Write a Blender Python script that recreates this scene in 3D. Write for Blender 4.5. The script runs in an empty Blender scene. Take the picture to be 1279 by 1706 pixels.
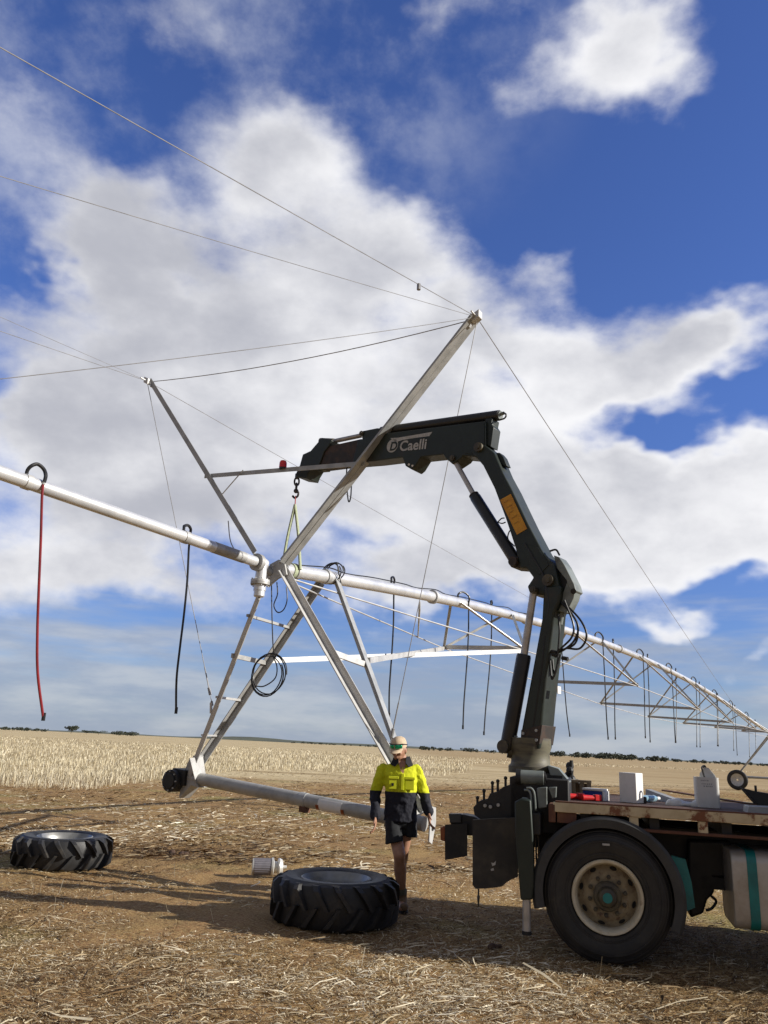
import bpy, bmesh, math, random
import numpy as np
from mathutils import Vector, Matrix
random.seed(7); rng = np.random.default_rng(7)
sc = bpy.context.scene
col = sc.collection

# ---------------------------------------------------------------- camera
FPX, PW, PH = 1330.0, 1279.0, 1706.0
ROLL = math.atan(61/1279.0)
PITCH = math.atan((1244.5-PH/2)*math.cos(ROLL)/FPX)
EYE = Vector((0, 0, 1.65))
cF = Vector((0, math.cos(PITCH), math.sin(PITCH)))
_u0 = Vector((0, -math.sin(PITCH), math.cos(PITCH))); _r0 = Vector((1, 0, 0))
cR = _r0*math.cos(ROLL) + _u0*math.sin(ROLL)
cU = -_r0*math.sin(ROLL) + _u0*math.cos(ROLL)
cam = bpy.data.cameras.new("camera"); camo = bpy.data.objects.new("camera", cam); col.objects.link(camo)
m = Matrix((cR, cU, -cF)).transposed().to_4x4(); m.translation = EYE; camo.matrix_world = m
cam.sensor_fit = 'VERTICAL'; cam.sensor_height = 36; cam.sensor_width = 27
cam.lens = 36*FPX/PH; cam.clip_start = 0.05; cam.clip_end = 30000
sc.camera = camo

# ---------------------------------------------------------------- light
SUN_DIR = Vector((0.896, -0.174, 0.41)).normalized()
sun = bpy.data.lights.new("sun", 'SUN'); sun.energy = 5.0; sun.angle = math.radians(0.5); sun.color = (1.0, 0.945, 0.86)
suno = bpy.data.objects.new("sun", sun); col.objects.link(suno)
suno.rotation_euler = SUN_DIR.to_track_quat('Z', 'Y').to_euler(); suno.location = (20, -4, 20)
sc.view_settings.view_transform = 'Standard'; sc.view_settings.look = 'None'
sc.view_settings.exposure = 0.28; sc.view_settings.gamma = 1.0; sc.view_settings.use_curve_mapping = False
sc.cycles.use_denoising = True
sc.cycles.max_bounces = 6; sc.cycles.diffuse_bounces = 3; sc.cycles.glossy_bounces = 3
sc.cycles.sample_clamp_indirect = 6

# ---------------------------------------------------------------- pixel -> point helpers (real depths)
def ray(px, py):
    return cF + cR*((px-PW/2)/FPX) - cU*((py-PH/2)/FPX)
def onplane(px, py, p0, n):
    r = ray(px, py); n = Vector(n)
    return EYE + r*((Vector(p0)-EYE).dot(n)/r.dot(n))
def at(px, py, y): return onplane(px, py, (0, y, 0), (0, 1, 0))
def gnd(px, py, z=0.0): return onplane(px, py, (0, 0, z), (0, 0, 1))

# ---------------------------------------------------------------- world: Nishita sky with clouds
def build_world():
    w = bpy.data.worlds.new("World"); sc.world = w; w.use_nodes = True
    nt = w.node_tree; N = nt.nodes; L = nt.links; N.clear()
    def math_(op, a, b=None, c=None, clamp=False):
        n = N.new('ShaderNodeMath'); n.operation = op; n.use_clamp = clamp
        for i, v in enumerate((a, b, c)):
            if v is None: continue
            if isinstance(v, (int, float)): n.inputs[i].default_value = v
            else: L.new(v, n.inputs[i])
        return n.outputs[0]
    def mix(f, a, b):
        n = N.new('ShaderNodeMix'); n.data_type = 'RGBA'
        for s, v in ((n.inputs[0], f), (n.inputs[6], a), (n.inputs[7], b)):
            if isinstance(v, (int, float)): s.default_value = v
            elif isinstance(v, tuple): s.default_value = v
            else: L.new(v, s)
        return n.outputs[2]
    sky = N.new('ShaderNodeTexSky'); sky.sky_type = 'NISHITA'; sky.sun_disc = False
    sky.sun_elevation = math.asin(SUN_DIR.z); sky.sun_rotation = math.atan2(SUN_DIR.x, SUN_DIR.y)
    sky.air_density = 1.0; sky.dust_density = 0.3; sky.ozone_density = 2.5
    tc = N.new('ShaderNodeTexCoord'); D = tc.outputs['Generated']
    sep = N.new('ShaderNodeSeparateXYZ'); L.new(D, sep.inputs[0])
    az = math_('ARCTAN2', sep.outputs[0], sep.outputs[1]); el = math_('ARCSINE', sep.outputs[2])
    # noise-warped angles
    def noise(scale, detail, rough, w_=0.0, stretch=(1, 1, 1.6)):
        mp = N.new('ShaderNodeMapping'); L.new(D, mp.inputs[0]); mp.inputs['Scale'].default_value = stretch
        mp.inputs['Location'].default_value = (w_, w_*0.7, -w_)
        n = N.new('ShaderNodeTexNoise'); n.inputs['Scale'].default_value = scale
        n.inputs['Detail'].default_value = detail; n.inputs['Roughness'].default_value = rough
        L.new(mp.outputs[0], n.inputs['Vector']); return n.outputs[0]
    wx = math_('MULTIPLY', math_('SUBTRACT', noise(5, 4, .55, 3.1), .5), 0.26)
    wy = math_('MULTIPLY', math_('SUBTRACT', noise(5, 4, .55, 9.7), .5), 0.20)
    azw = math_('ADD', az, wx); elw = math_('ADD', el, wy)
    blobs = [  # photo px centre, px radii, weight
        (400, 560, 400, 270, 1.25), (445, 275, 170, 125, .95), (170, 390, 170, 130, .8), (640, 430, 170, 120, .85),
        (250, 800, 400, 200, 1.1), (760, 830, 420, 190, 1.1), (980, 650, 330, 140, 1.1), (1170, 590, 180, 110, .7),
        (1160, 860, 220, 130, 1.0), (60, 960, 260, 110, .8), (300, 985, 200, 60, .55), (640, 960, 160, 60, .5), (1000, 930, 160, 60, .5), (820, 930, 200, 70, .7), (800, 560, 170, 120, .8), (1210, 760, 150, 70, .7), (1010, 800, 200, 120, .8), (130, 700, 220, 200, .8),
        (1010, 90, 150, 150, .85), (1060, 60, 110, 160, .6), (850, 180, 110, 55, .35), (900, 420, 80, 75, .6),
        (290, 50, 300, 90, .34), (10, 190, 120, 150, .34), (740, 20, 190, 70, .42), (760, 290, 90, 70, .12),
        (1100, 1006, 95, 26, .75), (1255, 930, 80, 60, .7), (1230, 1112, 130, 34, .6), (1200, 520, 160, 70, .6),
        (40, 430, 80, 75, -.8), (1090, 708, 190, 50, -1.05), (1275, 640, 80, 50, -.6), (1255, 535, 120, 60, .65), (1270, 780, 90, 80, .5), (960, 745, 90, 40, -.4), (480, 800, 120, 50, -.35), (700, 300, 120, 80, -.4), (830, 640, 60, 34, -.45), (1190, 640, 90, 36, -.5), (300, 470, 60, 40, -.3), (230, 770, 70, 40, -.6), (590, 905, 110, 38, -.45),
        (1150, 950, 110, 26, -.5), (330, 930, 90, 60, -.35), (760, 690, 60, 40, -.0), (200, 680, 90, 40, -.25), (0, 640, 70, 80, -.4)]
    dens = None
    for bx, by, rx, ry, wt in blobs:
        d = ray(bx, by).normalized(); a0 = math.atan2(d.x, d.y); e0 = math.asin(d.z)
        d2 = ray(bx+rx, by).normalized(); d3 = ray(bx, by-ry).normalized()
        ra = abs(math.atan2(d2.x, d2.y)-a0); re = abs(math.asin(d3.z)-e0)
        dx = math_('DIVIDE', math_('SUBTRACT', azw, a0), ra); dy = math_('DIVIDE', math_('SUBTRACT', elw, e0), re)
        r2 = math_('ADD', math_('MULTIPLY', dx, dx), math_('MULTIPLY', dy, dy))
        g = math_('MULTIPLY', math_('POWER', 2.71828, math_('MULTIPLY', r2, -1.9)), wt)
        dens = g if dens is None else math_('ADD', dens, g)
    n1 = noise(7, 8, .58, 0.4); n2 = noise(24, 5, .6, 5.0)
    dn = math_('ADD', dens, math_('ADD', math_('MULTIPLY', math_('SUBTRACT', n1, .5), 1.0), math_('MULTIPLY', math_('SUBTRACT', n2, .5), .42)))
    mr = N.new('ShaderNodeMapRange'); mr.interpolation_type = 'SMOOTHSTEP'
    L.new(dn, mr.inputs[0]); mr.inputs[1].default_value = .20; mr.inputs[2].default_value = 1.02
    # unseen broken grey cloud added overhead and behind to neutralise and dim ambient light
    bk = N.new('ShaderNodeMapRange'); bk.interpolation_type = 'SMOOTHSTEP'; L.new(sep.outputs[1], bk.inputs[0])
    bk.inputs[1].default_value = .50; bk.inputs[2].default_value = .22
    bn_ = N.new('ShaderNodeMapRange'); bn_.interpolation_type = 'SMOOTHSTEP'; L.new(noise(3.1, 6, .55, 14.2), bn_.inputs[0]); bn_.inputs[1].default_value = .34; bn_.inputs[2].default_value = .52
    back = math_('MULTIPLY', bk.outputs[0], bn_.outputs[0])
    cover = mr.outputs[0]
    # low grey stratus band above the horizon
    bandn = math_('ADD', noise(4, 5, .55, 2.2, (1, 1, 7)), math_('MULTIPLY', el, -2.2))
    mb = N.new('ShaderNodeMapRange'); mb.interpolation_type = 'SMOOTHSTEP'; L.new(bandn, mb.inputs[0])
    mb.inputs[1].default_value = .08; mb.inputs[2].default_value = .44; mb.inputs[4].default_value = .85
    # cloud colours (radiance / background strength)
    S = 1/0.1
    n3 = noise(9, 6, .55, 7.7)
    th = N.new('ShaderNodeMapRange'); th.interpolation_type = 'SMOOTHSTEP'
    n4 = noise(3.2, 3, .5, 11.3)
    shade = math_('ADD', math_('MULTIPLY', math_('MINIMUM', dens, 1.3), .34), math_('ADD', math_('MULTIPLY', n3, .75), math_('MULTIPLY', n4, .75)))
    L.new(math_('SUBTRACT', shade, math_('MULTIPLY', az, .28)), th.inputs[0]); th.inputs[1].default_value = .78; th.inputs[2].default_value = 1.42
    cloudc = mix(th.outputs[0], (.79*S, .79*S, .81*S, 1), (.40*S, .41*S, .46*S, 1))
    up = N.new('ShaderNodeMapRange'); L.new(el, up.inputs[0]); up.inputs[1].default_value = .06; up.inputs[2].default_value = .42
    # sky blue: Nishita, deepened
    hs = N.new('ShaderNodeHueSaturation'); hs.inputs['Hue'].default_value = .512; hs.inputs['Saturation'].default_value = 1.12; hs.inputs['Value'].default_value = 1.0
    L.new(sky.outputs[0], hs.inputs['Color'])
    tint = mix(up.outputs[0], SKY_LOW, SKY_HIGH)
    mul = N.new('ShaderNodeMix'); mul.data_type = 'RGBA'; mul.blend_type = 'MULTIPLY'; mul.inputs[0].default_value = 1
    L.new(hs.outputs[0], mul.inputs[6]); L.new(tint, mul.inputs[7])
    # thin high veils on the upper left, layered bank near the horizon
    vl = N.new('ShaderNodeMapRange'); vl.interpolation_type = 'SMOOTHSTEP'; L.new(noise(4.5, 7, .6, 21.0, (1, 1, 1.2)), vl.inputs[0]); vl.inputs[1].default_value = .44; vl.inputs[2].default_value = .74
    vm = N.new('ShaderNodeMapRange'); vm.interpolation_type = 'SMOOTHSTEP'; L.new(math_('SUBTRACT', el, az), vm.inputs[0]); vm.inputs[1].default_value = .42; vm.inputs[2].default_value = .85; vm.inputs[4].default_value = .62
    veil = math_('MULTIPLY', vl.outputs[0], vm.outputs[0])
    bs = N.new('ShaderNodeMapRange'); bs.interpolation_type = 'SMOOTHSTEP'; L.new(noise(5, 7, .6, 31.0, (1, 1, 4.5)), bs.inputs[0]); bs.inputs[1].default_value = .38; bs.inputs[2].default_value = .66
    bank = mix(bs.outputs[0], (.28*S, .33*S, .43*S, 1), (.43*S, .46*S, .51*S, 1))
    base = mix(veil, mix(mb.outputs[0], mul.outputs[2], bank), (.50*S, .53*S, .62*S, 1))
    allc = mix(back, mix(cover, base, cloudc), (.20*S, .192*S, .178*S, 1))
    bg = N.new('ShaderNodeBackground'); bg.inputs[1].default_value = 0.1
    L.new(allc, bg.inputs[0]); out = N.new('ShaderNodeOutputWorld'); L.new(bg.outputs[0], out.inputs[0])
SKY_LOW = (.56, .66, .98, 1); SKY_HIGH = (.84, .95, 1.28, 1)
build_world()

# ---------------------------------------------------------------- materials
def mat(name, c, c2=None, rough=.6, metal=0.0, scale=6.0, mixlo=.4, mixhi=.65, bump=0.0, bscale=60.0, spec=.5, dirt=None, dlo=.55, dhi=.7, dscale=3.0, coat=0.0, trans=0.0, stretch=None):
    m = bpy.data.materials.new(name); m.use_nodes = True
    nt = m.node_tree; N = nt.nodes; L = nt.links; b = N['Principled BSDF']
    b.inputs['Roughness'].default_value = rough; b.inputs['Metallic'].default_value = metal
    b.inputs['Specular IOR Level'].default_value = spec; b.inputs['Coat Weight'].default_value = coat
    if trans: b.inputs['Transmission Weight'].default_value = trans
    tc = N.new('ShaderNodeTexCoord'); vec = tc.outputs['Object']
    if stretch:
        mp = N.new('ShaderNodeMapping'); mp.inputs['Scale'].default_value = stretch; L.new(vec, mp.inputs[0]); vec = mp.outputs[0]
    def nz(s, d=5, r=.6):
        n = N.new('ShaderNodeTexNoise'); n.inputs['Scale'].default_value = s; n.inputs['Detail'].default_value = d
        n.inputs['Roughness'].default_value = r; L.new(vec, n.inputs['Vector']); return n.outputs[0]
    def rng_(v, a, z):
        n = N.new('ShaderNodeMapRange'); n.interpolation_type = 'SMOOTHSTEP'; L.new(v, n.inputs[0]); n.inputs[1].default_value = a; n.inputs[2].default_value = z; return n.outputs[0]
    def mx(f, a, z):
        n = N.new('ShaderNodeMix'); n.data_type = 'RGBA'; L.new(f, n.inputs[0])
        for s, v in ((n.inputs[6], a), (n.inputs[7], z)):
            if isinstance(v, tuple): s.default_value = (*v, 1)
            else: L.new(v, s)
        return n.outputs[2]
    if c2 is None: c2 = tuple(x*.72 for x in c)
    out = mx(rng_(nz(scale), mixlo, mixhi), c, c2)
    if dirt: out = mx(rng_(nz(dscale, 7, .65), dlo, dhi), out, dirt)
    L.new(out, b.inputs['Base Color'])
    rr = N.new('ShaderNodeMapRange'); L.new(nz(scale*2.3, 4), rr.inputs[0]); rr.inputs[3].default_value = max(0, rough-.12); rr.inputs[4].default_value = min(1, rough+.12)
    L.new(rr.outputs[0], b.inputs['Roughness'])
    if bump:
        bp = N.new('ShaderNodeBump'); bp.inputs['Strength'].default_value = bump; bp.inputs['Distance'].default_value = .01
        L.new(nz(bscale, 4), bp.inputs['Height']); L.new(bp.outputs[0], b.inputs['Normal'])
    return m
M = {}
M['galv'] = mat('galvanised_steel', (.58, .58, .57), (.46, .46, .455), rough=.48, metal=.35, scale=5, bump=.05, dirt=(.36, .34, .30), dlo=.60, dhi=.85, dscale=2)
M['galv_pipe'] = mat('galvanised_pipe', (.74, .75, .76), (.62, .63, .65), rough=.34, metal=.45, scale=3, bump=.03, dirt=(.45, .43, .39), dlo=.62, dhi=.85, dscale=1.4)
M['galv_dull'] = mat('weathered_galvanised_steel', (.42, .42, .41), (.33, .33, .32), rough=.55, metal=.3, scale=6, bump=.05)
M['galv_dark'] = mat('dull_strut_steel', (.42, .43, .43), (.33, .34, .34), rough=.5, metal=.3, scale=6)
M['cable'] = mat('steel_cable', (.34, .34, .35), rough=.5, metal=.3)
M['rubber'] = mat('black_rubber', (.018, .018, .019), (.030, .028, .026), rough=.62, scale=9, bump=.15, bscale=80, dirt=(.055, .043, .03), dlo=.62, dhi=.8, dscale=5)
M['tyre'] = mat('tyre_rubber', (.015, .015, .016), (.026, .025, .024), rough=.55, scale=8, bump=.12, bscale=50, dirt=(.085, .070, .052), dlo=.54, dhi=.80, dscale=4)
M['hose'] = mat('black_hose', (.014, .014, .015), rough=.4)
M['red_hose'] = mat('red_hose', (.23, .018, .022), (.15, .012, .018), rough=.4, scale=4)
M['crane'] = mat('dark_green_crane_paint', (.014, .023, .0175), (.010, .016, .013), rough=.48, scale=3, dirt=(.034, .026, .020), dlo=.54, dhi=.72, dscale=2.5, bump=.04)
M['crane_rust'] = mat('worn_rusty_boom_paint', (.025, .020, .017), (.060, .034, .022), rough=.62, scale=7, bump=.1)
M['crane_grey'] = mat('grey_and_sunlit_green_paint', (.20, .225, .215), (.14, .16, .15), rough=.45, scale=5, dirt=(.06, .05, .04), dlo=.58, dhi=.78, dscale=5)  # grey crane parts; also carries the sunlit tone of the green links
M['cylinder'] = mat('black_cylinder_paint', (.012, .012, .014), (.022, .021, .021), rough=.38, scale=6)
M['chrome'] = mat('chromed_rod', (.50, .48, .46), (.38, .36, .34), rough=.38, metal=.45)
M['black'] = mat('black_steel', (.012, .012, .013), (.020, .019, .018), rough=.6, scale=6, bump=.06)
M['grease'] = mat('greasy_steel', (.05, .042, .030), (.10, .085, .05), rough=.5, scale=9)
M['yellow_base'] = mat('yellowed_base_paint', (.12, .11, .07), (.06, .052, .042), rough=.6, scale=5, stretch=(1, 1, 4))
M['orange'] = mat('orange_yellow_panel', (.62, .30, .015), (.50, .22, .012), rough=.5, scale=10)
M['logo'] = mat('pale_grey_decal', (.46, .46, .45), (.34, .34, .33), rough=.5, scale=40)
M['cream_post'] = mat('chipped_cream_paint', (.56, .48, .32), (.46, .38, .24), rough=.6, scale=5, dirt=(.17, .060, .025), dlo=.60, dhi=.66, dscale=9)
M['rim_silver'] = mat('silver_rim_zinc', (.32, .32, .31), (.25, .25, .24), rough=.40, metal=.55, scale=7, dirt=(.34, .31, .27), dlo=.58, dhi=.8, dscale=6)
M['cream'] = mat('cream_paint_with_rust', (.56, .48, .32), (.46, .38, .24), rough=.6, scale=5, dirt=(.17, .060, .025), dlo=.515, dhi=.575, dscale=2.6, bump=.06)
M['rust'] = mat('rusty_steel', (.10, .040, .025), (.16, .075, .04), rough=.8, scale=6, bump=.15, dirt=(.045, .022, .018), dlo=.5, dhi=.7, dscale=3)
M['rustdeck'] = mat('rusty_deck_plate', (.055, .028, .020), (.095, .046, .03), rough=.8, scale=5, bump=.15)
M['rim'] = mat('cream_wheel_paint', (.60, .55, .42), (.52, .46, .33), rough=.5, scale=8, dirt=(.20, .13, .07), dlo=.58, dhi=.75, dscale=9)
M['rim_in'] = mat('grimy_wheel_centre', (.34, .28, .18), (.24, .19, .12), rough=.65, scale=12, dirt=(.10, .05, .03), dlo=.5, dhi=.7, dscale=14)
M['teal'] = mat('teal_paint', (.010, .19, .19), (.008, .13, .135), rough=.4, scale=6)
M['guard'] = mat('grey_plastic_mudguard', (.042, .044, .046), (.030, .031, .033), rough=.55, scale=5, bump=.05)
M['tank'] = mat('aluminium_tank', (.50, .48, .45), (.42, .40, .37), rough=.45, metal=.35, scale=3, dirt=(.30, .25, .19), dlo=.5, dhi=.8, dscale=2)
M['white'] = mat('white_board', (.80, .79, .77), (.74, .73, .70), rough=.6, scale=6, dirt=(.62, .56, .48), dlo=.6, dhi=.8, dscale=14)
M['plastic'] = mat('milky_plastic', (.66, .66, .64), (.58, .58, .56), rough=.4, scale=7)
M['blue'] = mat('blue_plastic', (.02, .06, .30), (.015, .045, .22), rough=.35)
M['red'] = mat('red_plastic', (.62, .02, .02), (.45, .015, .015), rough=.35)
M['redlens'] = mat('red_beacon_lens', (.75, .02, .02), (.6, .01, .015), rough=.18, spec=.6)
M['ink'] = mat('faded_black_ink', (.05, .05, .06), rough=.7)
M['water'] = mat('pale_blue_bottle', (.30, .48, .58), (.24, .40, .50), rough=.12, trans=.3)
M['sling'] = mat('pale_green_webbing', (.42, .47, .32), (.34, .38, .24), rough=.85, scale=30)
M['redweb'] = mat('red_webbing', (.28, .05, .05), rough=.85)
M['hook'] = mat('dark_chain_steel', (.09, .085, .08), (.05, .045, .04), rough=.45, metal=.7)
M['amber'] = mat('amber_lens', (.30, .075, .02), (.22, .05, .015), rough=.3)
M['flap'] = mat('dirty_mudflap', (.030, .028, .026), (.06, .052, .042), rough=.8, scale=4)
M['wood'] = mat('weathered_timber', (.27, .21, .13), (.18, .13, .08), rough=.85, scale=9, stretch=(1, 1, .2))
M['motor'] = mat('grey_motor_paint', (.20, .19, .215), (.15, .145, .165), rough=.5, scale=6)
M['steel'] = mat('machined_white_steel', (.70, .70, .68), (.55, .55, .52), rough=.4, metal=.3)
M['skin'] = mat('tanned_skin', (.42, .225, .145), (.36, .185, .115), rough=.5, scale=14)
M['navy'] = mat('navy_cotton', (.010, .011, .020), (.007, .008, .014), rough=.9, scale=16, bump=.25, bscale=22)
M['collar'] = mat('black_collar_cotton', (.010, .010, .013), rough=.9)
M['shorts'] = mat('dark_grey_shorts', (.013, .015, .018), (.008, .009, .011), rough=.9, scale=14, bump=.25, bscale=20)
M['cap'] = mat('beige_cap_cotton', (.60, .47, .33), (.52, .40, .27), rough=.9, scale=20)
M['boot'] = mat('tan_boot_leather', (.23, .15, .085), (.16, .10, .055), rough=.8, scale=14, bump=.15)
M['sock'] = mat('grey_green_sock', (.17, .17, .13), rough=.95)
M['lens'] = mat('green_mirror_lens', (.01, .30, .16), (.02, .42, .20), rough=.12, metal=.7)
M['hair'] = mat('dark_hair', (.02, .014, .01), rough=.7)
M['leaf'] = mat('dull_eucalypt_foliage', (.060, .072, .050), (.042, .052, .040), rough=.8, scale=.2)
M['bark'] = mat('grey_bark', (.12, .10, .08), rough=.9)
M['clod'] = mat('dark_soil_clod', (.07, .04, .026), (.11, .065, .04), rough=.95, scale=20, bump=.3)

# ---------------------------------------------------------------- mesh builder
V3 = Vector
def vv(p): return V3(p)
class MB:
    def __init__(self): self.v = []; self.f = []
    def add(self, vs, fs):
        o = len(self.v); self.v += [tuple(p) for p in vs]; self.f += [tuple(i+o for i in f) for f in fs]; return self
    def box8(self, c8):
        return self.add(c8, [(0, 3, 2, 1), (4, 5, 6, 7), (0, 1, 5, 4), (1, 2, 6, 5), (2, 3, 7, 6), (3, 0, 4, 7)])
    def box(self, c, ax, ay, az):      # centre and three half-axis vectors
        c, ax, ay, az = vv(c), vv(ax), vv(ay), vv(az)
        return self.box8([c-ax-ay-az, c+ax-ay-az, c+ax+ay-az, c-ax+ay-az, c-ax-ay+az, c+ax-ay+az, c+ax+ay+az, c-ax+ay+az])
    def bar(self, p, q, w, h, up=(0, 0, 1)):
        p, q = vv(p), vv(q); d = (q-p); L = d.length; d.normalize(); s = d.cross(vv(up))
        if s.length < 1e-4: s = d.cross(V3((1, 0, 0)))
        s.normalize(); u = s.cross(d)
        return self.box((p+q)/2, s*(w/2), d*(L/2), u*(h/2))
    def angle(self, p, q, w, t, a, b):  # L-section with flanges along directions a and b
        p, q = vv(p), vv(q); d = (q-p).normalized()
        a = vv(a); a = (a-d*a.dot(d)).normalized(); b = vv(b); b = b-d*b.dot(d); b = (b-a*b.dot(a)).normalized()
        def pl(x0, x1, y0, y1):
            self.box8([p+a*x0+b*y0, p+a*x1+b*y0, p+a*x1+b*y1, p+a*x0+b*y1, q+a*x0+b*y0, q+a*x1+b*y0, q+a*x1+b*y1, q+a*x0+b*y1])
        pl(0, w, 0, t); pl(0, t, t, w); return self
    def tube(self, pts, r, seg=10, cap=True, flat=None):
        pts = [vv(p) for p in pts]; n = len(pts); rs = r if isinstance(r, (list, tuple)) else [r]*n
        t0 = (pts[1]-pts[0]).normalized(); ref = V3((0, 0, 1)) if abs(t0.z) < .9 else V3((1, 0, 0))
        u = t0.cross(ref).normalized(); vs = []
        for i, p in enumerate(pts):
            t = (pts[min(i+1, n-1)]-pts[max(i-1, 0)]).normalized()
            u = (u-t*u.dot(t)).normalized(); w = t.cross(u)
            for k in range(seg):
                a = 2*math.pi*k/seg; vs.append(p+(u*math.cos(a)+w*math.sin(a)*(flat or 1))*rs[i])
        fs = [(i*seg+k, i*seg+(k+1) % seg, (i+1)*seg+(k+1) % seg, (i+1)*seg+k) for i in range(n-1) for k in range(seg)]
        if cap: fs += [tuple(range(seg-1, -1, -1)), tuple((n-1)*seg+k for k in range(seg))]
        return self.add(vs, fs)
    def lathe(self, prof, o, axis, seg=32, a0=0, a1=2*math.pi, ref=None, closed_prof=False):
        o, z = vv(o), vv(axis).normalized(); r_ = vv(ref) if ref else (V3((0, 0, 1)) if abs(z.z) < .9 else V3((1, 0, 0)))
        x = (r_-z*r_.dot(z)).normalized(); y = z.cross(x); full = abs(a1-a0-2*math.pi) < 1e-6
        ns = seg if full else seg+1; P = len(prof); vs = []
        for k in range(ns):
            a = a0+(a1-a0)*k/seg; dr = x*math.cos(a)+y*math.sin(a)
            for rr, h in prof: vs.append(o+dr*rr+z*h)
        fs = []
        for k in range(seg):
            k2 = (k+1) % ns
            for i in range(P if closed_prof else P-1):
                j = (i+1) % P; fs.append((k*P+i, k2*P+i, k2*P+j, k*P+j))
        if not full and closed_prof: fs += [tuple(range(P)), tuple((ns-1)*P+i for i in range(P-1, -1, -1))]
        return self.add(vs, fs)
    def prism(self, poly, vec):
        vec = vv(vec); n = len(poly); a = [vv(p) for p in poly]; b = [p+vec for p in a]
        fs = [tuple(range(n)), tuple(range(2*n-1, n-1, -1))]+[(i, i+n, (i+1) % n+n, (i+1) % n) for i in range(n)]
        return self.add(a+b, fs)
    def disc(self, c, axis, r, th, seg=24):
        c, ax = vv(c), vv(axis).normalized(); return self.tube([c, c+ax*th], r, seg)
    def sphere(self, c, rx, ry=None, rz=None, R=None, nu=16, nv=10):
        ry = ry or rx; rz = rz or rx; c = vv(c); vs = [V3((0, 0, rz))]
        for i in range(1, nv):
            t = math.pi*i/nv
            for k in range(nu):
                a = 2*math.pi*k/nu; vs.append(V3((rx*math.sin(t)*math.cos(a), ry*math.sin(t)*math.sin(a), rz*math.cos(t))))
        vs.append(V3((0, 0, -rz))); n = len(vs)-1
        fs = [(0, 1+k, 1+(k+1) % nu) for k in range(nu)]
        for i in range(nv-2): fs += [(1+i*nu+k, 1+(i+1)*nu+k, 1+(i+1)*nu+(k+1) % nu, 1+i*nu+(k+1) % nu) for k in range(nu)]
        fs += [(n, 1+(nv-2)*nu+(k+1) % nu, 1+(nv-2)*nu+k) for k in range(nu)]
        return self.add([c+(R @ p if R else p) for p in vs], fs)
    def loft(self, rings, seg=24):       # rings: (centre, xvec, yvec)
        vs = []; n = len(rings)
        for c, x, y in rings:
            for k in range(seg):
                a = 2*math.pi*k/seg; vs.append(vv(c)+vv(x)*math.cos(a)+vv(y)*math.sin(a))
        fs = [(i*seg+k, i*seg+(k+1) % seg, (i+1)*seg+(k+1) % seg, (i+1)*seg+k) for i in range(n-1) for k in range(seg)]
        fs += [tuple(range(seg-1, -1, -1)), tuple((n-1)*seg+k for k in range(seg))]
        return self.add(vs, fs)
    def chain(self, pts, rs, seg=12):    # limb of overlapping tapered segments with round joints
        for i, p in enumerate(pts): self.sphere(p, rs[i], nu=seg, nv=8)
        for i in range(len(pts)-1): self.tube([pts[i], pts[i+1]], [rs[i], rs[i+1]], seg)
        return self
    def build(self, name, mt, parent=None, smooth=True, bev=0.0, ang=38, loc=None):
        me = bpy.data.meshes.new(name); base = root_loc(parent) if parent else (vv(loc) if loc is not None else V3((0, 0, 0)))
        me.from_pydata([tuple(vv(p)-base) for p in self.v], [], self.f); me.update()
        bm = bmesh.new(); bm.from_mesh(me); bmesh.ops.recalc_face_normals(bm, faces=bm.faces); bm.to_mesh(me); bm.free()
        o = bpy.data.objects.new(name, me); col.objects.link(o); me.materials.append(mt)
        if smooth: me.shade_smooth(); me.set_sharp_from_angle(angle=math.radians(ang))
        if bev:
            b = o.modifiers.new('bevel', 'BEVEL'); b.width = bev; b.segments = 2; b.limit_method = 'ANGLE'; b.angle_limit = math.radians(40); b.harden_normals = False
        if parent: o.parent = parent
        else: o.location = base
        return o
def root_loc(o):
    while o.parent: o = o.parent
    return o.location.copy()
def tag(o, label, cat, group=None, kind=None):
    if label: o['label'] = label
    if cat: o['category'] = cat
    if group: o['group'] = group
    if kind: o['kind'] = kind
    return o
def thing(name, label, cat, base, group=None):
    o = bpy.data.objects.new(name, None); col.objects.link(o); o.location = vv(base); o.empty_display_size = .2
    return tag(o, label, cat, group)
def base_of(mb):
    a = np.array(mb.v); return V3((a[:, 0].mean(), a[:, 1].mean(), a[:, 2].min()))
def one(name, mb, mt, label, cat, group=None, bev=0.0, ang=38):
    return tag(mb.build(name, mt, None, bev=bev, loc=base_of(mb), ang=ang), label, cat, group)
def crv(pts, n=8):                       # Catmull-Rom through points
    P = [vv(p) for p in pts]; P = [P[0]*2-P[1]]+P+[P[-1]*2-P[-2]]; out = []
    for i in range(1, len(P)-2):
        for k in range(n):
            t = k/n; a, b, c, d = P[i-1], P[i], P[i+1], P[i+2]
            out.append(.5*((2*b)+(c-a)*t+(2*a-5*b+4*c-d)*t*t+(3*b-a-3*c+d)*t**3))
    return out+[P[-2]]
def np_mesh(name, verts, quads, mt, attr=None):
    me = bpy.data.meshes.new(name); nv, nq = len(verts), len(quads)
    me.vertices.add(nv); me.vertices.foreach_set('co', verts.astype(np.float32).ravel())
    me.loops.add(nq*4); me.loops.foreach_set('vertex_index', quads.astype(np.int32).ravel())
    me.polygons.add(nq); me.polygons.foreach_set('loop_start', np.arange(0, nq*4, 4, dtype=np.int32))
    if attr is not None:
        a = me.attributes.new('tone', 'FLOAT', 'POINT'); a.data.foreach_set('value', attr.astype(np.float32))
    me.update(calc_edges=True); me.validate()
    o = bpy.data.objects.new(name, me); col.objects.link(o); me.materials.append(mt); return o

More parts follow.
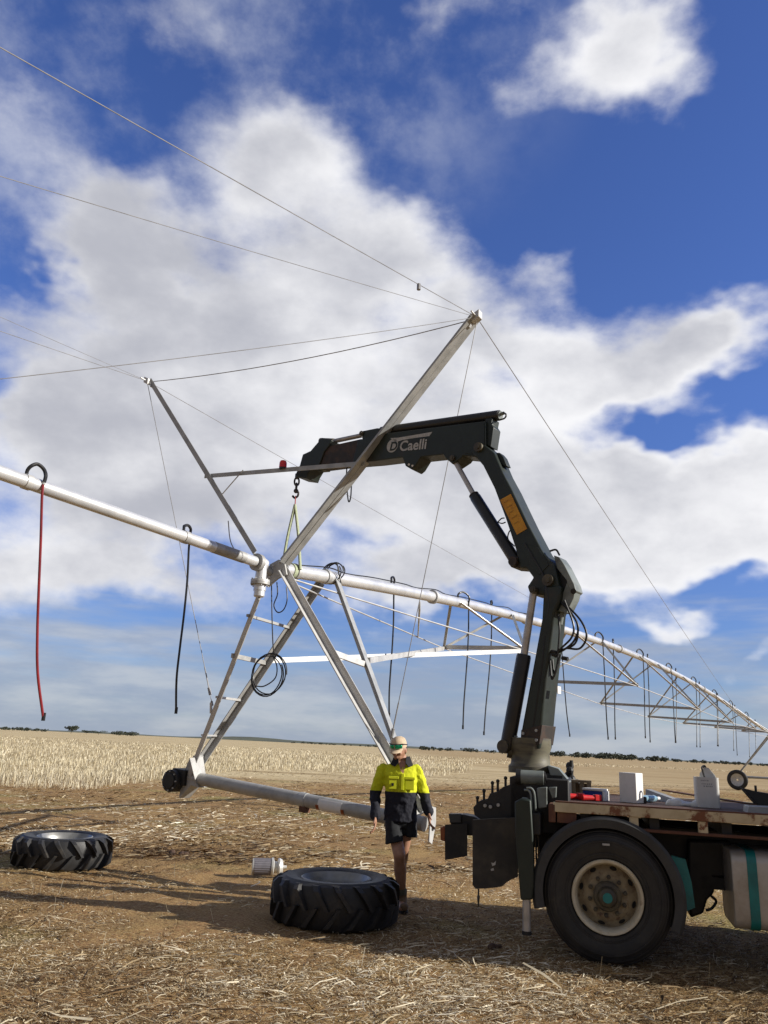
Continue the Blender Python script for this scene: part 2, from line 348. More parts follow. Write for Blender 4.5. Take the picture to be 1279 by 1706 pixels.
# ---------------------------------------------------------------- ground
def smooth_noise(x, y, s, seed):
    r = np.random.default_rng(seed); out = 0*x
    for k in range(7):
        a = r.uniform(0, 2*math.pi); f = s*r.uniform(.6, 1.7); out = out+np.sin((x*np.cos(a)+y*np.sin(a))*f+r.uniform(0, 6.28))
    return out/3.0
def ground_z(x, y):
    fade = np.clip((60-np.hypot(x, y))/40, 0, 1)
    return fade*(.010*smooth_noise(x, y, 2.2, 1)+.007*smooth_noise(x, y, 7, 2)+.005*smooth_noise(x, y, 17, 3)) - .012*fade
def ground_mat():
    m = bpy.data.materials.new('paddock_soil_and_straw'); m.use_nodes = True
    nt = m.node_tree; N = nt.nodes; L = nt.links; b = N['Principled BSDF']; b.inputs['Roughness'].default_value = .95; b.inputs['Specular IOR Level'].default_value = .1
    g = N.new('ShaderNodeTexCoord').outputs['Object']
    def nz(s, d=5, r=.6, st=(1, 1, 1)):
        mp = N.new('ShaderNodeMapping'); mp.inputs['Scale'].default_value = st; L.new(g, mp.inputs[0])
        n = N.new('ShaderNodeTexNoise'); n.inputs['Scale'].default_value = s; n.inputs['Detail'].default_value = d; n.inputs['Roughness'].default_value = r; L.new(mp.outputs[0], n.inputs['Vector']); return n.outputs[0]
    def rg(v, a, z):
        n = N.new('ShaderNodeMapRange'); n.interpolation_type = 'SMOOTHSTEP'; L.new(v, n.inputs[0]); n.inputs[1].default_value = a; n.inputs[2].default_value = z; return n.outputs[0]
    def mx(f, a, z):
        n = N.new('ShaderNodeMix'); n.data_type = 'RGBA'; L.new(f, n.inputs[0])
        for s, v in ((n.inputs[6], a), (n.inputs[7], z)):
            if isinstance(v, tuple): s.default_value = (*v, 1)
            else: L.new(v, s)
        return n.outputs[2]
    def mul(a, z):
        n = N.new('ShaderNodeMath'); n.operation = 'MULTIPLY'; L.new(a, n.inputs[0])
        if isinstance(z, float): n.inputs[1].default_value = z
        else: L.new(z, n.inputs[1])
        return n.outputs[0]
    soil = mx(rg(nz(1.6, 6), .38, .66), (.275, .150, .070), (.215, .122, .056))
    soil = mx(rg(nz(9, 6), .5, .7), soil, (.150, .084, .038))
    soil = mx(mul(rg(nz(.55, 4), .48, .62), .75), soil, (.34, .215, .088))         # paler, chaff-covered patches
    soil = mx(mul(rg(nz(.33, 3, .5), .53, .68), .75), soil, (.20, .205, .070))       # greenish regrowth
    chaff = mx(rg(nz(38, 5, .7, (1, 3, 1)), .47, .60), soil, (.50, .36, .165))
    chaff = mx(rg(nz(60, 3, .6), .62, .70), chaff, (.055, .036, .022))
    # distant paddock: pale standing stubble, in drill-row bands
    far = mx(rg(nz(.05, 6, .65, (.35, 1.3, 1)), .35, .7), (.66, .55, .34), (.52, .41, .235))
    far = mx(rg(nz(.9, 4, .7, (.3, 2.2, 1)), .50, .75), far, (.36, .26, .135))
    sp = N.new('ShaderNodeSeparateXYZ'); L.new(g, sp.inputs[0])
    far = mx(mul(rg(sp.outputs[0], 0, 30), .6), far, (.36, .25, .13))
    far = mx(mul(rg(nz(.22, 6, .7, (.22, 1.5, 1)), .46, .66), .7), far, (.25, .165, .075))
    wob = N.new('ShaderNodeMath'); wob.operation = 'MULTIPLY_ADD'; L.new(nz(.12, 4), wob.inputs[0]); wob.inputs[1].default_value = 26; L.new(sp.outputs[1], wob.inputs[2])
    add = N.new('ShaderNodeMath'); add.operation = 'MULTIPLY_ADD'; L.new(sp.outputs[0], add.inputs[0]); add.inputs[1].default_value = -.62; L.new(wob.outputs[0], add.inputs[2])
    out = mx(rg(add.outputs[0], 46, 60), chaff, far)
    L.new(out, b.inputs['Base Color'])
    bp = N.new('ShaderNodeBump'); bp.inputs['Strength'].default_value = .8; bp.inputs['Distance'].default_value = .02
    L.new(nz(26, 7, .7), bp.inputs['Height']); L.new(bp.outputs[0], b.inputs['Normal'])
    return m
def build_ground():
    xs = np.concatenate([-np.geomspace(9, 9000, 70)[::-1], np.linspace(-8.9, 8.9, 260), np.geomspace(9, 9000, 70)])
    ys = np.concatenate([-np.geomspace(3, 2000, 25)[::-1], np.linspace(-2.5, 3.4, 20), np.linspace(3.5, 14, 210), np.geomspace(14.1, 9000, 120)])
    X, Y = np.meshgrid(xs, ys); Z = ground_z(X, Y)
    v = np.stack([X.ravel(), Y.ravel(), Z.ravel()], 1); nx, ny = len(xs), len(ys)
    i = (np.arange(ny-1)[:, None]*nx+np.arange(nx-1)[None]).ravel()
    q = np.stack([i, i+1, i+1+nx, i+nx], 1)
    o = np_mesh('ground', v, q, ground_mat()); o.data.shade_smooth(); o['kind'] = 'structure'
build_ground()

def straw_mat(name, ramp, rough=.8):
    m = bpy.data.materials.new(name); m.use_nodes = True; N = m.node_tree.nodes; L = m.node_tree.links; b = N['Principled BSDF']; b.inputs['Roughness'].default_value = rough; b.inputs['Specular IOR Level'].default_value = .25
    a = N.new('ShaderNodeAttribute'); a.attribute_name = 'tone'; r = N.new('ShaderNodeValToRGB'); e = r.color_ramp.elements
    e[0].position, e[0].color = ramp[0][0], (*ramp[0][1], 1); e[1].position, e[1].color = ramp[-1][0], (*ramp[-1][1], 1)
    for p, c in ramp[1:-1]:
        x = e.new(p); x.color = (*c, 1)
    L.new(a.outputs['Fac'], r.inputs[0]); L.new(r.outputs[0], b.inputs['Base Color']); return m
def litter(n, y0, y1, lmin, lmax, wmin, wmax, seed, power=1.5):
    r = np.random.default_rng(seed)
    inv = r.uniform(1/y1**power, 1/y0**power, n)**(-1/power); y = inv
    x = r.uniform(-.60, .60, n)*y + r.normal(0, .1, n)
    keep = (smooth_noise(x, y, 1.1, 21)+.6*smooth_noise(x, y, 3.0, 22)+r.normal(0, .5, n)) > -.80
    x, y = x[keep], y[keep]; n = len(x)
    th = np.where(r.random(n) < .62, r.normal(.05, .38, n), r.uniform(0, math.pi, n))
    L = lmin+(lmax-lmin)*r.power(.35, n); w = r.uniform(wmin, wmax, n)*(.6+.8*r.random(n))
    dx, dy = np.cos(th), np.sin(th); tilt = np.abs(r.normal(0, .10, n)); curve = r.normal(0, .12, n)*L
    z0 = ground_z(x, y)+.004+r.random(n)*.012
    V = np.zeros((n, 3, 2, 3)); 
    for k, t in enumerate((-.5, 0, .5)):
        cx = x+dx*L*t-dy*curve*(1-4*t*t); cy = y+dy*L*t+dx*curve*(1-4*t*t); cz = z0+L*tilt*(t+.5)+.008*(1-4*t*t)
        tw = r.normal(0, .5, n)
        for s, sg in enumerate((-1, 1)):
            V[:, k, s] = np.stack([cx-dy*w*.5*sg, cy+dx*w*.5*sg, cz+sg*w*.5*tw], 1)
    V = V.reshape(-1, 3); b0 = (np.arange(n)*6)[:, None]
    Q = np.concatenate([b0+np.array([[0, 1, 3, 2]]), b0+np.array([[2, 3, 5, 4]])])
    tone = np.repeat(np.clip(r.beta(1.6, 1.9, n)+.17*smooth_noise(x, y, .9, 5)+.08*smooth_noise(x, y, 2.7, 6), 0, 1), 6)
    return V, Q, tone
def build_litter():
    ramp = [(0, (.055, .032, .016)), (.22, (.16, .090, .036)), (.45, (.36, .262, .145)), (.7, (.63, .53, .35)), (1, (.92, .84, .66))]
    parts = [litter(95000, 3.6, 20, .02, .085, .0022, .0055, 1, 1.6), litter(52000, 6, 24, .03, .11, .003, .0065, 9, .8), litter(9000, 3.6, 18, .12, .28, .0035, .008, 2, 1.2), litter(800, 3.8, 14, .18, .46, .006, .014, 3, 1.0), litter(34000, 12, 60, .08, .35, .010, .022, 4, .6)]
    V = []; Q = []; T = []; o = 0
    for v, q, t in parts: V.append(v); Q.append(q+o); T.append(t); o += len(v)
    ob = np_mesh('loose_straw', np.concatenate(V), np.concatenate(Q), straw_mat('straw_pieces', ramp), np.concatenate(T))
    tag(ob, 'loose straw and chaff scattered over the bare brown soil', None, None, 'stuff')
build_litter()

def edge_y(x):    # near edge of the standing stubble, metres from the camera
    e = np.interp(x, [-60, -20, -13, -10, -8.6, -7.2, -2, 2, 5, 8, 14, 60], [36, 30, 27, 26, 26, 50, 52, 53, 56, 70, 115, 170])
    return e + .9*np.sin(x*1.3)+.6*np.sin(x*3.1+1)
def build_stubble():
    r = np.random.default_rng(11); n = 105000
    y = r.uniform(1/200**.9, 1/25**.9, n)**(-1/.9); x = r.uniform(-.60, .62, n)*y
    ang = math.radians(8); u = x*math.cos(ang)-y*math.sin(ang)
    x = x+(np.round(u/.33)*.33-u)*.75+r.normal(0, .03, n)
    k = (y > edge_y(x)+r.exponential(3.2, n)-2.0) & (smooth_noise(x, y*.6, .5, 41)+.7*smooth_noise(x, y*.6, 1.4, 42)+r.normal(0, .8, n) > -.75); x, y = x[k], y[k]; n = len(x)
    h = .07+.29*r.beta(1.5, 2.3, n); w = np.maximum(.010, y*.00042)*r.uniform(.7, 1.5, n)
    lx = r.normal(0, .16, n)*h; ly = r.normal(0, .10, n)*h
    a = r.uniform(-.7, .7, n); wx, wy = np.cos(a)*w/2, np.sin(a)*w/2; z = ground_z(x, y)-.01
    V = np.stack([np.stack([x-wx, y-wy, z], 1), np.stack([x+wx, y+wy, z], 1), np.stack([x+wx*.7+lx, y+wy*.7+ly, z+h], 1), np.stack([x-wx*.7+lx, y-wy*.7+ly, z+h], 1)], 1).reshape(-1, 3)
    Q = np.arange(n*4).reshape(-1, 4); T = np.repeat(np.clip(r.beta(2.6, 1.6, n), 0, 1), 4)
    ramp = [(0, (.26, .195, .11)), (.35, (.52, .44, .28)), (.7, (.71, .64, .47)), (1, (.88, .83, .68))]
    ob = np_mesh('standing_stubble', V, Q, straw_mat('stubble_stalks', ramp), T)
    tag(ob, 'pale standing stubble in rows across the paddock', None, None, 'stuff')
    # a few single stalks and weeds standing in the bare soil nearby
    n = 170; y = r.uniform(4.8, 22, n); x = r.uniform(-.5, .5, n)*y; h = r.uniform(.04, .17, n); w = np.full(n, .004)
    lx = r.normal(0, .3, n)*h; ly = r.normal(0, .3, n)*h; z = ground_z(x, y)
    V = np.stack([np.stack([x-w/2, y, z], 1), np.stack([x+w/2, y, z], 1), np.stack([x+w/2+lx, y+ly, z+h], 1), np.stack([x-w/2+lx, y+ly, z+h], 1)], 1).reshape(-1, 3)
    ob = np_mesh('upright_stalks', V, np.arange(n*4).reshape(-1, 4), straw_mat('upright_stalk', ramp), np.repeat(r.random(n), 4))
    tag(ob, 'thin single stalks standing up out of the bare soil', None, None, 'stuff')
build_stubble()

# ---------------------------------------------------------------- far trees and hills
def leaf_cloud(blobs, n, size, seed):
    r = np.random.default_rng(seed); B = np.array(blobs); w = B[:, 3]*B[:, 5]; i = r.choice(len(B), n, p=w/w.sum())
    d = r.normal(0, 1, (n, 3)); d /= np.linalg.norm(d, axis=1)[:, None]; rad = r.uniform(.45, 1.0, n)[:, None]
    c = B[i, :3]+d*rad*np.stack([B[i, 3], B[i, 4], B[i, 5]], 1)
    c[:, 2] = np.maximum(c[:, 2], .4)
    a = r.normal(0, 1, (n, 3)); a /= np.linalg.norm(a, axis=1)[:, None]; b = np.cross(a, r.normal(0, 1, (n, 3))); b /= np.linalg.norm(b, axis=1)[:, None]
    s = size*r.uniform(.5, 1.3, n)[:, None]
    V = np.stack([c-a*s-b*s*.6, c+a*s-b*s*.6, c+a*s+b*s*.6, c-a*s+b*s*.6], 1).reshape(-1, 3)
    return V, np.arange(n*4).reshape(-1, 4)
def belt(label, px0, px1, dist, hmin, hmax, nt, seed, dens=1.0):
    r = np.random.default_rng(seed); blobs = []
    for k in range(nt):
        px = r.uniform(px0, px1); d = dist*r.uniform(.95, 1.1); q = ray(px, 1240); x = d*q.x/q.y; h = r.uniform(hmin, hmax)
        blobs.append((x, d, h*.52, h*r.uniform(.5, 1.0), h*.6, h*.48))
        for j in range(2): blobs.append((x+r.normal(0, h*.5), d, h*r.uniform(.45, .8), h*.35, h*.4, h*.25))
    V, Q = leaf_cloud(blobs, int(nt*90*dens), hmax*.10, seed)
    o = np_mesh('tree_belt', V, Q, M['leaf']); tag(o, label, None, None, 'stuff')
belt('dark belt of trees along the horizon behind the crane and truck deck', 915, 1110, 900, 3, 7, 70, 31)
belt('lower dark tree line on the horizon at far right', 1120, 1300, 1200, 2.5, 5.5, 50, 32)
belt('patchy dark tree line on the horizon between worker and crane', 700, 870, 1050, 3, 6.5, 26, 33)
belt('low scrub line on the horizon at far left', -20, 75, 1150, 3, 5.5, 26, 34)
belt('thin scrub line on the far left horizon beyond the field', 185, 226, 1200, 5, 7, 14, 35)
belt('very low scrub line on the horizon behind the worker', 480, 690, 2200, 3, 6, 40, 37)
def far_tree(px, dist, h, w, label, seed):
    q = ray(px, 1230); x = dist*q.x/q.y; t = thing('distant_tree', label, 'tree', (x, dist, 0), 'single trees on the horizon'); r = random.Random(seed)
    MB().tube([(x, dist, 0), (x+r.uniform(-.3, .3), dist, h*.55)], [h*.04, h*.02], 7).build('trunk', M['bark'], t)
    bl = [(x+r.gauss(0, w*.35), dist+r.gauss(0, w*.3), h*r.uniform(.5, .82), w*.36, w*.36, h*.2) for _ in range(7)]
    V, Q = leaf_cloud(bl, 700, h*.07, seed); V = V-np.array([x, dist, 0]); o = np_mesh('crown', V, Q, M['leaf']); o.parent = t
far_tree(117, 1000, 9.5, 12, 'round dark tree standing tallest on the far left horizon', 1)
far_tree(142, 1000, 4.8, 9, 'small dark bush tree right of the tallest far left tree', 2)
far_tree(163, 1000, 5.2, 14, 'wide flat dark tree on the far left horizon near the scrub line', 3)
def build_hills():
    r = np.random.default_rng(5); n = 160; az = np.linspace(-.75, .75, n); D = 9500
    h = 10+24*np.exp(-((az+.14)/.05)**2)+14*np.exp(-((az+.02)/.07)**2)+2*r.random(n)+4*np.sin(az*37)
    x = np.sin(az)*D; y = np.cos(az)*D*.93
    V = np.concatenate([np.stack([x*.97, y*.97, 0*x-2], 1), np.stack([x, y, np.maximum(h, 4)], 1), np.stack([x*1.1, y*1.1, 0*x-2], 1)])
    i = np.arange(n-1); Q = np.concatenate([np.stack([i, i+1, i+1+n, i+n], 1), np.stack([i+n, i+1+n, i+1+2*n, i+2*n], 1)])
    hm = mat('scrubby_hill_slopes', (.10, .11, .075), (.075, .085, .06), rough=.95, scale=.004)
    o = np_mesh('hills', V, Q, hm); o.data.shade_smooth(); o['kind'] = 'structure'
build_hills()

# ---------------------------------------------------------------- centre-pivot irrigator
KP = 1.07                                # the whole irrigator stands this much farther out than the first survey, scaled with it
AP = V3((-1.26, 9.5, 0))*KP; PD = V3((math.cos(math.radians(58)), math.sin(math.radians(58)), 0)); PU = V3((PD.y, -PD.x, 0)); UPZ = V3((0, 0, 1))
def pt(s, u, z): return AP+PD*(s*KP)+PU*(u*KP)+UPZ*(1.65+(z-1.65)*KP)
def ppx(px, py, s): return onplane(px, py, AP+PD*(s*KP), PD)         # point in the upright plane across the pipe
def lpx(px, py, u=0): return onplane(px, py, AP+PU*(u*KP), PU)       # point in the upright plane along the pipe
_S = [0, .45, 1.24, 2.48, 3.58, 4.86, 7.26, 10.46, 13.26, 16.85, 19.87, 24.6, 31, 37.8, 43, 46.85, 48.5]
_Z = [3.68, 3.72, 3.79, 3.89, 3.99, 4.09, 4.25, 4.43, 4.54, 4.60, 4.595, 4.50, 4.31, 4.02, 3.77, 3.56, 3.47]
_zc = np.polyfit(_S, _Z, 4)
def zpipe(s): return float(np.polyval(_zc, s))
R1, R2 = .091, .066
def build_span():
    t = thing('irrigation_span', 'long white arched irrigation pipe on trusses running away to the right behind the crane', 'irrigation span', pt(.2, 0, 3.0))
    MB().tube([pt(s, 0, zpipe(s)) for s in np.linspace(.12, 48.3, 110)], R1, 20).build('pipe', M['galv_pipe'], t, ang=60)
    for s in (.35, 1.0, 4.0, 8.1, 15, 21, 27, 33, 39, 45):
        MB().tube([pt(s-.03, 0, zpipe(s-.03)), pt(s+.03, 0, zpipe(s+.03))], R1+.017 if s < 1.2 else R1+.03, 20).build('flange', M['galv'], t)
    nodes = [(6, .78, 3.46, 3.40), (12, 1.20, 3.38, 3.29), (18, 1.45, 3.24, 3.11), (24, 1.45, 3.16, 3.02), (30, 1.42, 3.21, 3.07), (36, 1.15, 3.30, 3.2), (42, .75, 3.38, 3.34)]
    pl = ppx(487, 965, .25); pr = ppx(492, 974, .25); prevL, prevR = pr, pl
    for k, (s, w, zl, zr) in enumerate(nodes):
        l, r = pt(s, -w, zl), pt(s, w, zr)
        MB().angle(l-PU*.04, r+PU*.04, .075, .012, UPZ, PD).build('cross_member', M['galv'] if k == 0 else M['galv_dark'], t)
        for n, sg in ((l, -1), (r, 1)):
            for ds in (-1.15, 1.15):
                a = pt(s+ds, sg*R1*.8, zpipe(s+ds)-.03)
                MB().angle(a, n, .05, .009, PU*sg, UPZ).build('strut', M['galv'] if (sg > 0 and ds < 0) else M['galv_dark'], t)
        for p, n in ((prevL, l), (prevR, r)):
            MB().tube([p, n], .012 if k < 2 else .013, 8).build('truss_rod', M['galv'], t)
        prevL, prevR = l, r
    for p, n in ((prevL, pt(47.8, -.1, 3.3)), (prevR, pt(47.8, .1, 3.3))): MB().tube([p, n], .013, 8).build('truss_rod', M['galv'], t)
    h0 = lpx(699, 1008); h1 = lpx(696, 1062, -.55)      # small hanging sprayer tube on the first bay
    MB().tube([h0+UPZ*.06, h0-UPZ*.06, h1], [.012, .02, .011], 8).build('hanging_rod', M['galv'], t)
    MB().tube(crv([pt(s, (.05 if i % 2 else -.02), zpipe(s)+R1+.006+(.02 if i % 3 == 1 else 0)) for i, s in enumerate(np.linspace(.5, 8, 16))], 4), .009, 6).build('power_lead', M['hose'], t)
build_span()

def build_overhang():
    t = thing('overhang_pipe', 'thinner white pipe running in from upper left and ending in a flanged elbow', 'pipe', pt(-.3, 0, 3.2))
    def zo(s): return 3.655+.013*(-s)
    MB().tube([pt(s, 0, zo(s)) for s in np.linspace(-.42, -21, 24)], R2, 18).build('pipe', M['galv_pipe'], t, ang=60)
    MB().tube([pt(-.62, 0, zo(-.6)), pt(-1.12, 0, zo(-1.1))], R2+.004, 18).build('sleeve', M['galv_dull'], t)
    MB().tube([pt(-.34, 0, zo(-.4)), pt(-.40, 0, zo(-.4))], R2+.045, 18).build('flange', M['galv_dull'], t)
    e0 = pt(-.34, 0, 3.66); c = lpx(436, 940); dn = lpx(432, 968)
    dn = V3((c.x, c.y, dn.z))
    MB().tube(crv([e0, e0+PD*.10, c+V3((0, 0, .01)), c-UPZ*.10, dn], 6), R2+.004, 18).build('elbow', M['galv_pipe'], t, ang=60)
    MB().tube([dn+UPZ*.015, dn-UPZ*.015], R2+.055, 20).build('flange', M['galv'], t)
    fl = MB().tube([dn-UPZ*.017, dn-UPZ*.045], R2+.055, 20)
    for k in range(8):
        a = k*math.pi/4+.3; p = dn+V3((math.cos(a), math.sin(a), 0))*(R2+.038); fl.tube([p+UPZ*.035, p-UPZ*.065], .009, 6)
    fl.build('flange', M['galv_dull'], t)
    MB().tube([dn-UPZ*.045, dn-UPZ*.12, dn-UPZ*.121, dn-UPZ*.19, dn-UPZ*.20], [R2+.012, R2+.012, R2+.004, R2+.002, R2-.01], 20).build('drain_cap', M['galv_pipe'], t)
    MB().tube([dn-UPZ*.20, dn-UPZ*.235], .015, 8).build('drain_plug', M['galv_dull'], t)
    for s in (-1.55, -3.45): MB().tube([pt(s-.03, 0, zo(s)), pt(s+.03, 0, zo(s))], R2+.008, 18).build('clamp', M['galv'], t)
build_overhang()

T_TIP_L, T_TIP_R = pt(0, -2.79, 6.74), pt(0, 2.61, 6.41)
def build_tower():
    t = thing('pivot_tower', 'silver wheel-less irrigation tower with ladder legs and tall V arms hanging from the crane', 'irrigation tower', pt(.5, .2, .85))
    bl, br = pt(.5, -1.62, 1.175), pt(.5, 1.86, .895); bx = (br-bl).normalized()
    mb = MB().tube([bl, br], .082, 20); mb.build('base_beam', M['galv_dull'], t)
    c = bl+bx*1.98; MB().tube([c, c+bx*.10], .088, 20).build('sleeve', M['galv_dark'], t)
    c = bl+bx*2.3; MB().lathe([(.082, 0), (.0845, 0), (.0845, .34), (.082, .34)], c, bx, 12, math.radians(-40), math.radians(70), -PD+UPZ*.1, True).build('paper_label', M['white'], t)
    for q in (2.27, 2.64): MB().lathe([(.0825, 0), (.0865, 0), (.0865, .045), (.0825, .045)], bl+bx*q, bx, 8, math.radians(15), math.radians(65), -PD+UPZ*.1, True).build('red_sticker', M['amber'], t)
    MB().box(c-UPZ*.10-bx*.25, bx*.05, PD*.05, UPZ*.04).build('bracket', M['rust'], t)
    # legs
    fl0, fl1 = ppx(430, 985, .02), ppx(312, 1290, .42)
    rl0, rl1 = ppx(533, 970, 1.2), ppx(322, 1285, .62)
    fr0, fr1 = ppx(470, 952, .02), pt(.42, 1.84, 1.0)
    rr0, rr1 = ppx(566, 967, 1.2), pt(.60, 1.80, 1.0)
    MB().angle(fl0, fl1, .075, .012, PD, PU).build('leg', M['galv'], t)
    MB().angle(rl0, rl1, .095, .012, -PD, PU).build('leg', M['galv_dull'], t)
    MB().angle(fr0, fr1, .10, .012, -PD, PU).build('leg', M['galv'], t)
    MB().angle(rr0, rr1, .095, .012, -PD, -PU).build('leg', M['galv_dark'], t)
    # ladder rungs
    for q, h in ((.13, .035), (.345, .06), (.57, .03), (.78, .022), (.90, .022)):
        a = fl0.lerp(fl1, q); k = (a.z-rl0.z)/(rl1.z-rl0.z); b = rl0.lerp(rl1, k)
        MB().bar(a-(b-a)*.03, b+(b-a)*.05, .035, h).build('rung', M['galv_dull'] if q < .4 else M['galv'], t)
    # channels between the leg pairs
    a = fl0.lerp(fl1, .345)+PU*.05; b = fr0.lerp(fr1, .345)
    k = (2.75-rl0.z)/(rl1.z-rl0.z); ra = rl0.lerp(rl1, k); k = (2.73-rr0.z)/(rr1.z-rr0.z); rb = rr0.lerp(rr1, k)
    MB().bar(fr0.lerp(fr1, .36), rb-UPZ*.07, .04, .07).build('brace', M['galv'], t)
    n1l, n1r = pt(6, -.78, 3.46), pt(6, .78, 3.40)
    MB().bar(rb, n1l-PD*.05, .035, .075).build('brace', M['galv'], t)
    MB().bar(ra, n1r-PD*.05-UPZ*.02, .035, .075).build('brace', M['galv'], t)
    # gussets at the beam ends
    pl = [lpx(x, y, -1.36) for x, y in ((316, 1263), (338, 1261), (343, 1293), (328, 1312))]
    MB().prism(pl, -PU*.012).build('gusset', M['galv'], t, smooth=False)
    pl = [ppx(316, 1263, .43), ppx(303, 1292, .43), ppx(298, 1330, .43), ppx(318, 1308, .43), ppx(330, 1312, .43)]
    MB().prism(pl, PD*.2).build('gusset', M['galv_dull'], t, smooth=False)
    pl = [br+PU*.10+PD*x+UPZ*z for x, z in ((-.05, .20), (.07, .18), (.08, .02), (.0, -.20), (-.07, -.17), (-.06, .04))]
    MB().prism(pl, -PU*.014).build('gusset', M['galv'], t, smooth=False)
    MB().tube([br+PU*.10-UPZ*.04, br+PU*.106-UPZ*.04], .022, 12).build('bolt_hole', M['black'], t)
    # wheel gearboxes
    for end, sg, nm in ((bl-bx*.10-UPZ*.07, -1, 1), (br-bx*.44-UPZ*.10+PD*.30, 1, 2)):
        g = MB().tube([end-PD*.20, end+PD*.02], .145, 22); g.tube([end-PD*.22, end-PD*.20], .10, 18)
        g.box(end+bx*.10*(-sg)*.8+UPZ*.06, bx*.12, PD*.13, UPZ*.10); gb = g.build('gearbox', M['black'], t, bev=.008)
        for k in range(8):
            a = k*math.pi/4; p = end-PD*.20+(UPZ*math.cos(a)+PU*math.sin(a))*.122
            MB().tube([p, p-PD*.018], .011, 6).build('bolt', M['galv_dark'], gb)
    s0 = bl+bx*.1+PD*.12; MB().tube([s0-bx*.34, s0+bx*.1], .035, 10).build('drive_shaft', M['galv_dull'], t)
    # V arms with crossbar
    MB().angle(ppx(421, 923, -.04), T_TIP_L, .075, .010, PU, PD).build('mast', M['galv_dark'], t)
    q = ppx(474, 940, 0); MB().angle(q, T_TIP_R, .10, .012, -UPZ*.5-PU, PD).angle(q+V3((0, 0, .01)), T_TIP_R, .10, .012, -PU, -PD).build('mast', M['galv_dark'], t)
    x0, x1 = ppx(341, 790, 0), ppx(607, 768, 0); MB().angle(x0, x1, .06, .010, -UPZ, PD).build('crossbar', M['galv_dark'], t)
    for tip, sg in ((T_TIP_L, -1), (T_TIP_R, 1)):
        h = MB().box(tip, PU*.05+UPZ*.05*sg*.5, PD*.05, UPZ*.05); h.tube([tip+PD*.09, tip-PD*.16], .012, 8)
        h.bar(tip-PU*.1*sg-UPZ*.12, tip-PU*.04*sg, .05, .02); h.build('cable_bracket', M['galv'], t, bev=.006)
    # head assembly where legs, arms and pipe meet
    hd = MB(); c = ppx(463, 945, .03); hd.box(c+PD*.10, PD*.10, PU*.055, UPZ*.075); hd.prism([ppx(449, 940, -.02), ppx(464, 932, -.02), ppx(474, 940, -.02), ppx(477, 957, -.02), ppx(462, 964, -.02), ppx(446, 978, -.02), ppx(440, 970, -.02)], PD*.03)
    hd.build('head_bracket', M['galv_dull'], t, bev=.004)
    hb = MB(); c = ppx(440, 955, -.1); hb.tube([ppx(424, 930, -.2), ppx(452, 955, 0)], .05, 10); hb.build('head_plate', M['galv_dark'], t)
    for px, py in ((456, 942), (466, 937), (468, 950), (450, 962)): MB().tube([ppx(px, py, -.02), ppx(px, py, -.02)-PD*.02], .013, 6).build('bolt', M['galv'], t)
    # thin electric conduit on the left arm
    a0, a1, a2 = ppx(405, 783, -.02), ppx(366, 828, -.02), ppx(382, 880, -.03)
    MB().tube(crv([a0, a1], 2), .008, 6).build('conduit', M['galv_dull'], t)
    MB().tube(crv([ppx(380, 868, -.04), ppx(383, 898, -.06), ppx(390, 915, -.1), ppx(404, 930, -.15)], 5), .008, 6).build('conduit', M['galv_dull'], t)
    # thin clips and lugs
    for tip, leg0, leg1, q in ((T_TIP_L, fl0, fl1, .66), (T_TIP_R, fr0, fr1, .80)):
        p = leg0.lerp(leg1, q); MB().bar(p, p+UPZ*.14-PD*.02, .03, .02).build('cable_lug', M['galv'], t)
    return fl0, fl1, fr0, fr1
fl0, fl1, fr0, fr1 = build_tower()

def sag(a, b, s, n=14): return [a.lerp(b, i/n)-UPZ*s*4*(i/n)*(1-i/n) for i in range(n+1)]
def cable(a, b, s, label, r=.006, group='guy cables of the irrigation tower', extra=None):
    mb = MB().tube(sag(a, b, s), r, 6)
    if extra: mb.tube(extra, .022, 8)
    one('guy_cable', mb, M['cable'], label, 'cable', group)
def po(s, z=3.75): return pt(s, 0, z)
_c = T_TIP_R.lerp(po(-20), .055)
cable(T_TIP_R, po(-20), .05, 'topmost steel cable running from the right V arm tip to the upper left edge', .0042, extra=[_c-UPZ*.005, _c-UPZ*.075])
cable(T_TIP_R, po(-11.2), .05, 'second highest steel cable, from the right V arm tip towards the left edge', .0030)
cable(T_TIP_R, po(-5.2), .05, 'flat-lying thin cable from the right V arm tip across to the left edge', .0036)
cable(T_TIP_L, po(-12.5), .03, 'lower of two thin cables rising left from the left V arm tip', .0042)
cable(T_TIP_L, po(-24), .03, 'upper of two thin cables rising left from the left V arm tip', .003)
cable(T_TIP_L+PD*.02, T_TIP_R-UPZ*.02, .11, 'dark cable strung across between the two V arm tips', .006)
cable(T_TIP_R, pt(36, 0, zpipe(36)), .10, 'long cable slanting down right from the right V arm tip behind the crane', .0065)
cable(T_TIP_L, pt(36, 0, zpipe(36)), .10, 'faint cable slanting down right from the left V arm tip past the red beacon', .0045)
def downguy(tip, p, label, k):
    d = (p-tip).normalized(); mb = MB().tube([tip, p], .0055, 6); q = p-d*.10; mb.tube([q-d*.12, q-d*.02], .02, 8); mb.tube([p-d*.03, p+d*.03], .016, 8)
    mb.tube([q-d*.42, q-d*.12], .009, 6); one('guy_cable', mb, M['cable'], label, 'cable', 'guy cables of the irrigation tower')
downguy(T_TIP_L-UPZ*.05, fl0.lerp(fl1, .66)+UPZ*.13, 'thin down cable from the left V arm tip to the ladder leg', 1)
downguy(T_TIP_R-UPZ*.08, fr0.lerp(fr1, .80)+UPZ*.13, 'thin down cable from the right V arm tip past the crane to the right leg', 2)

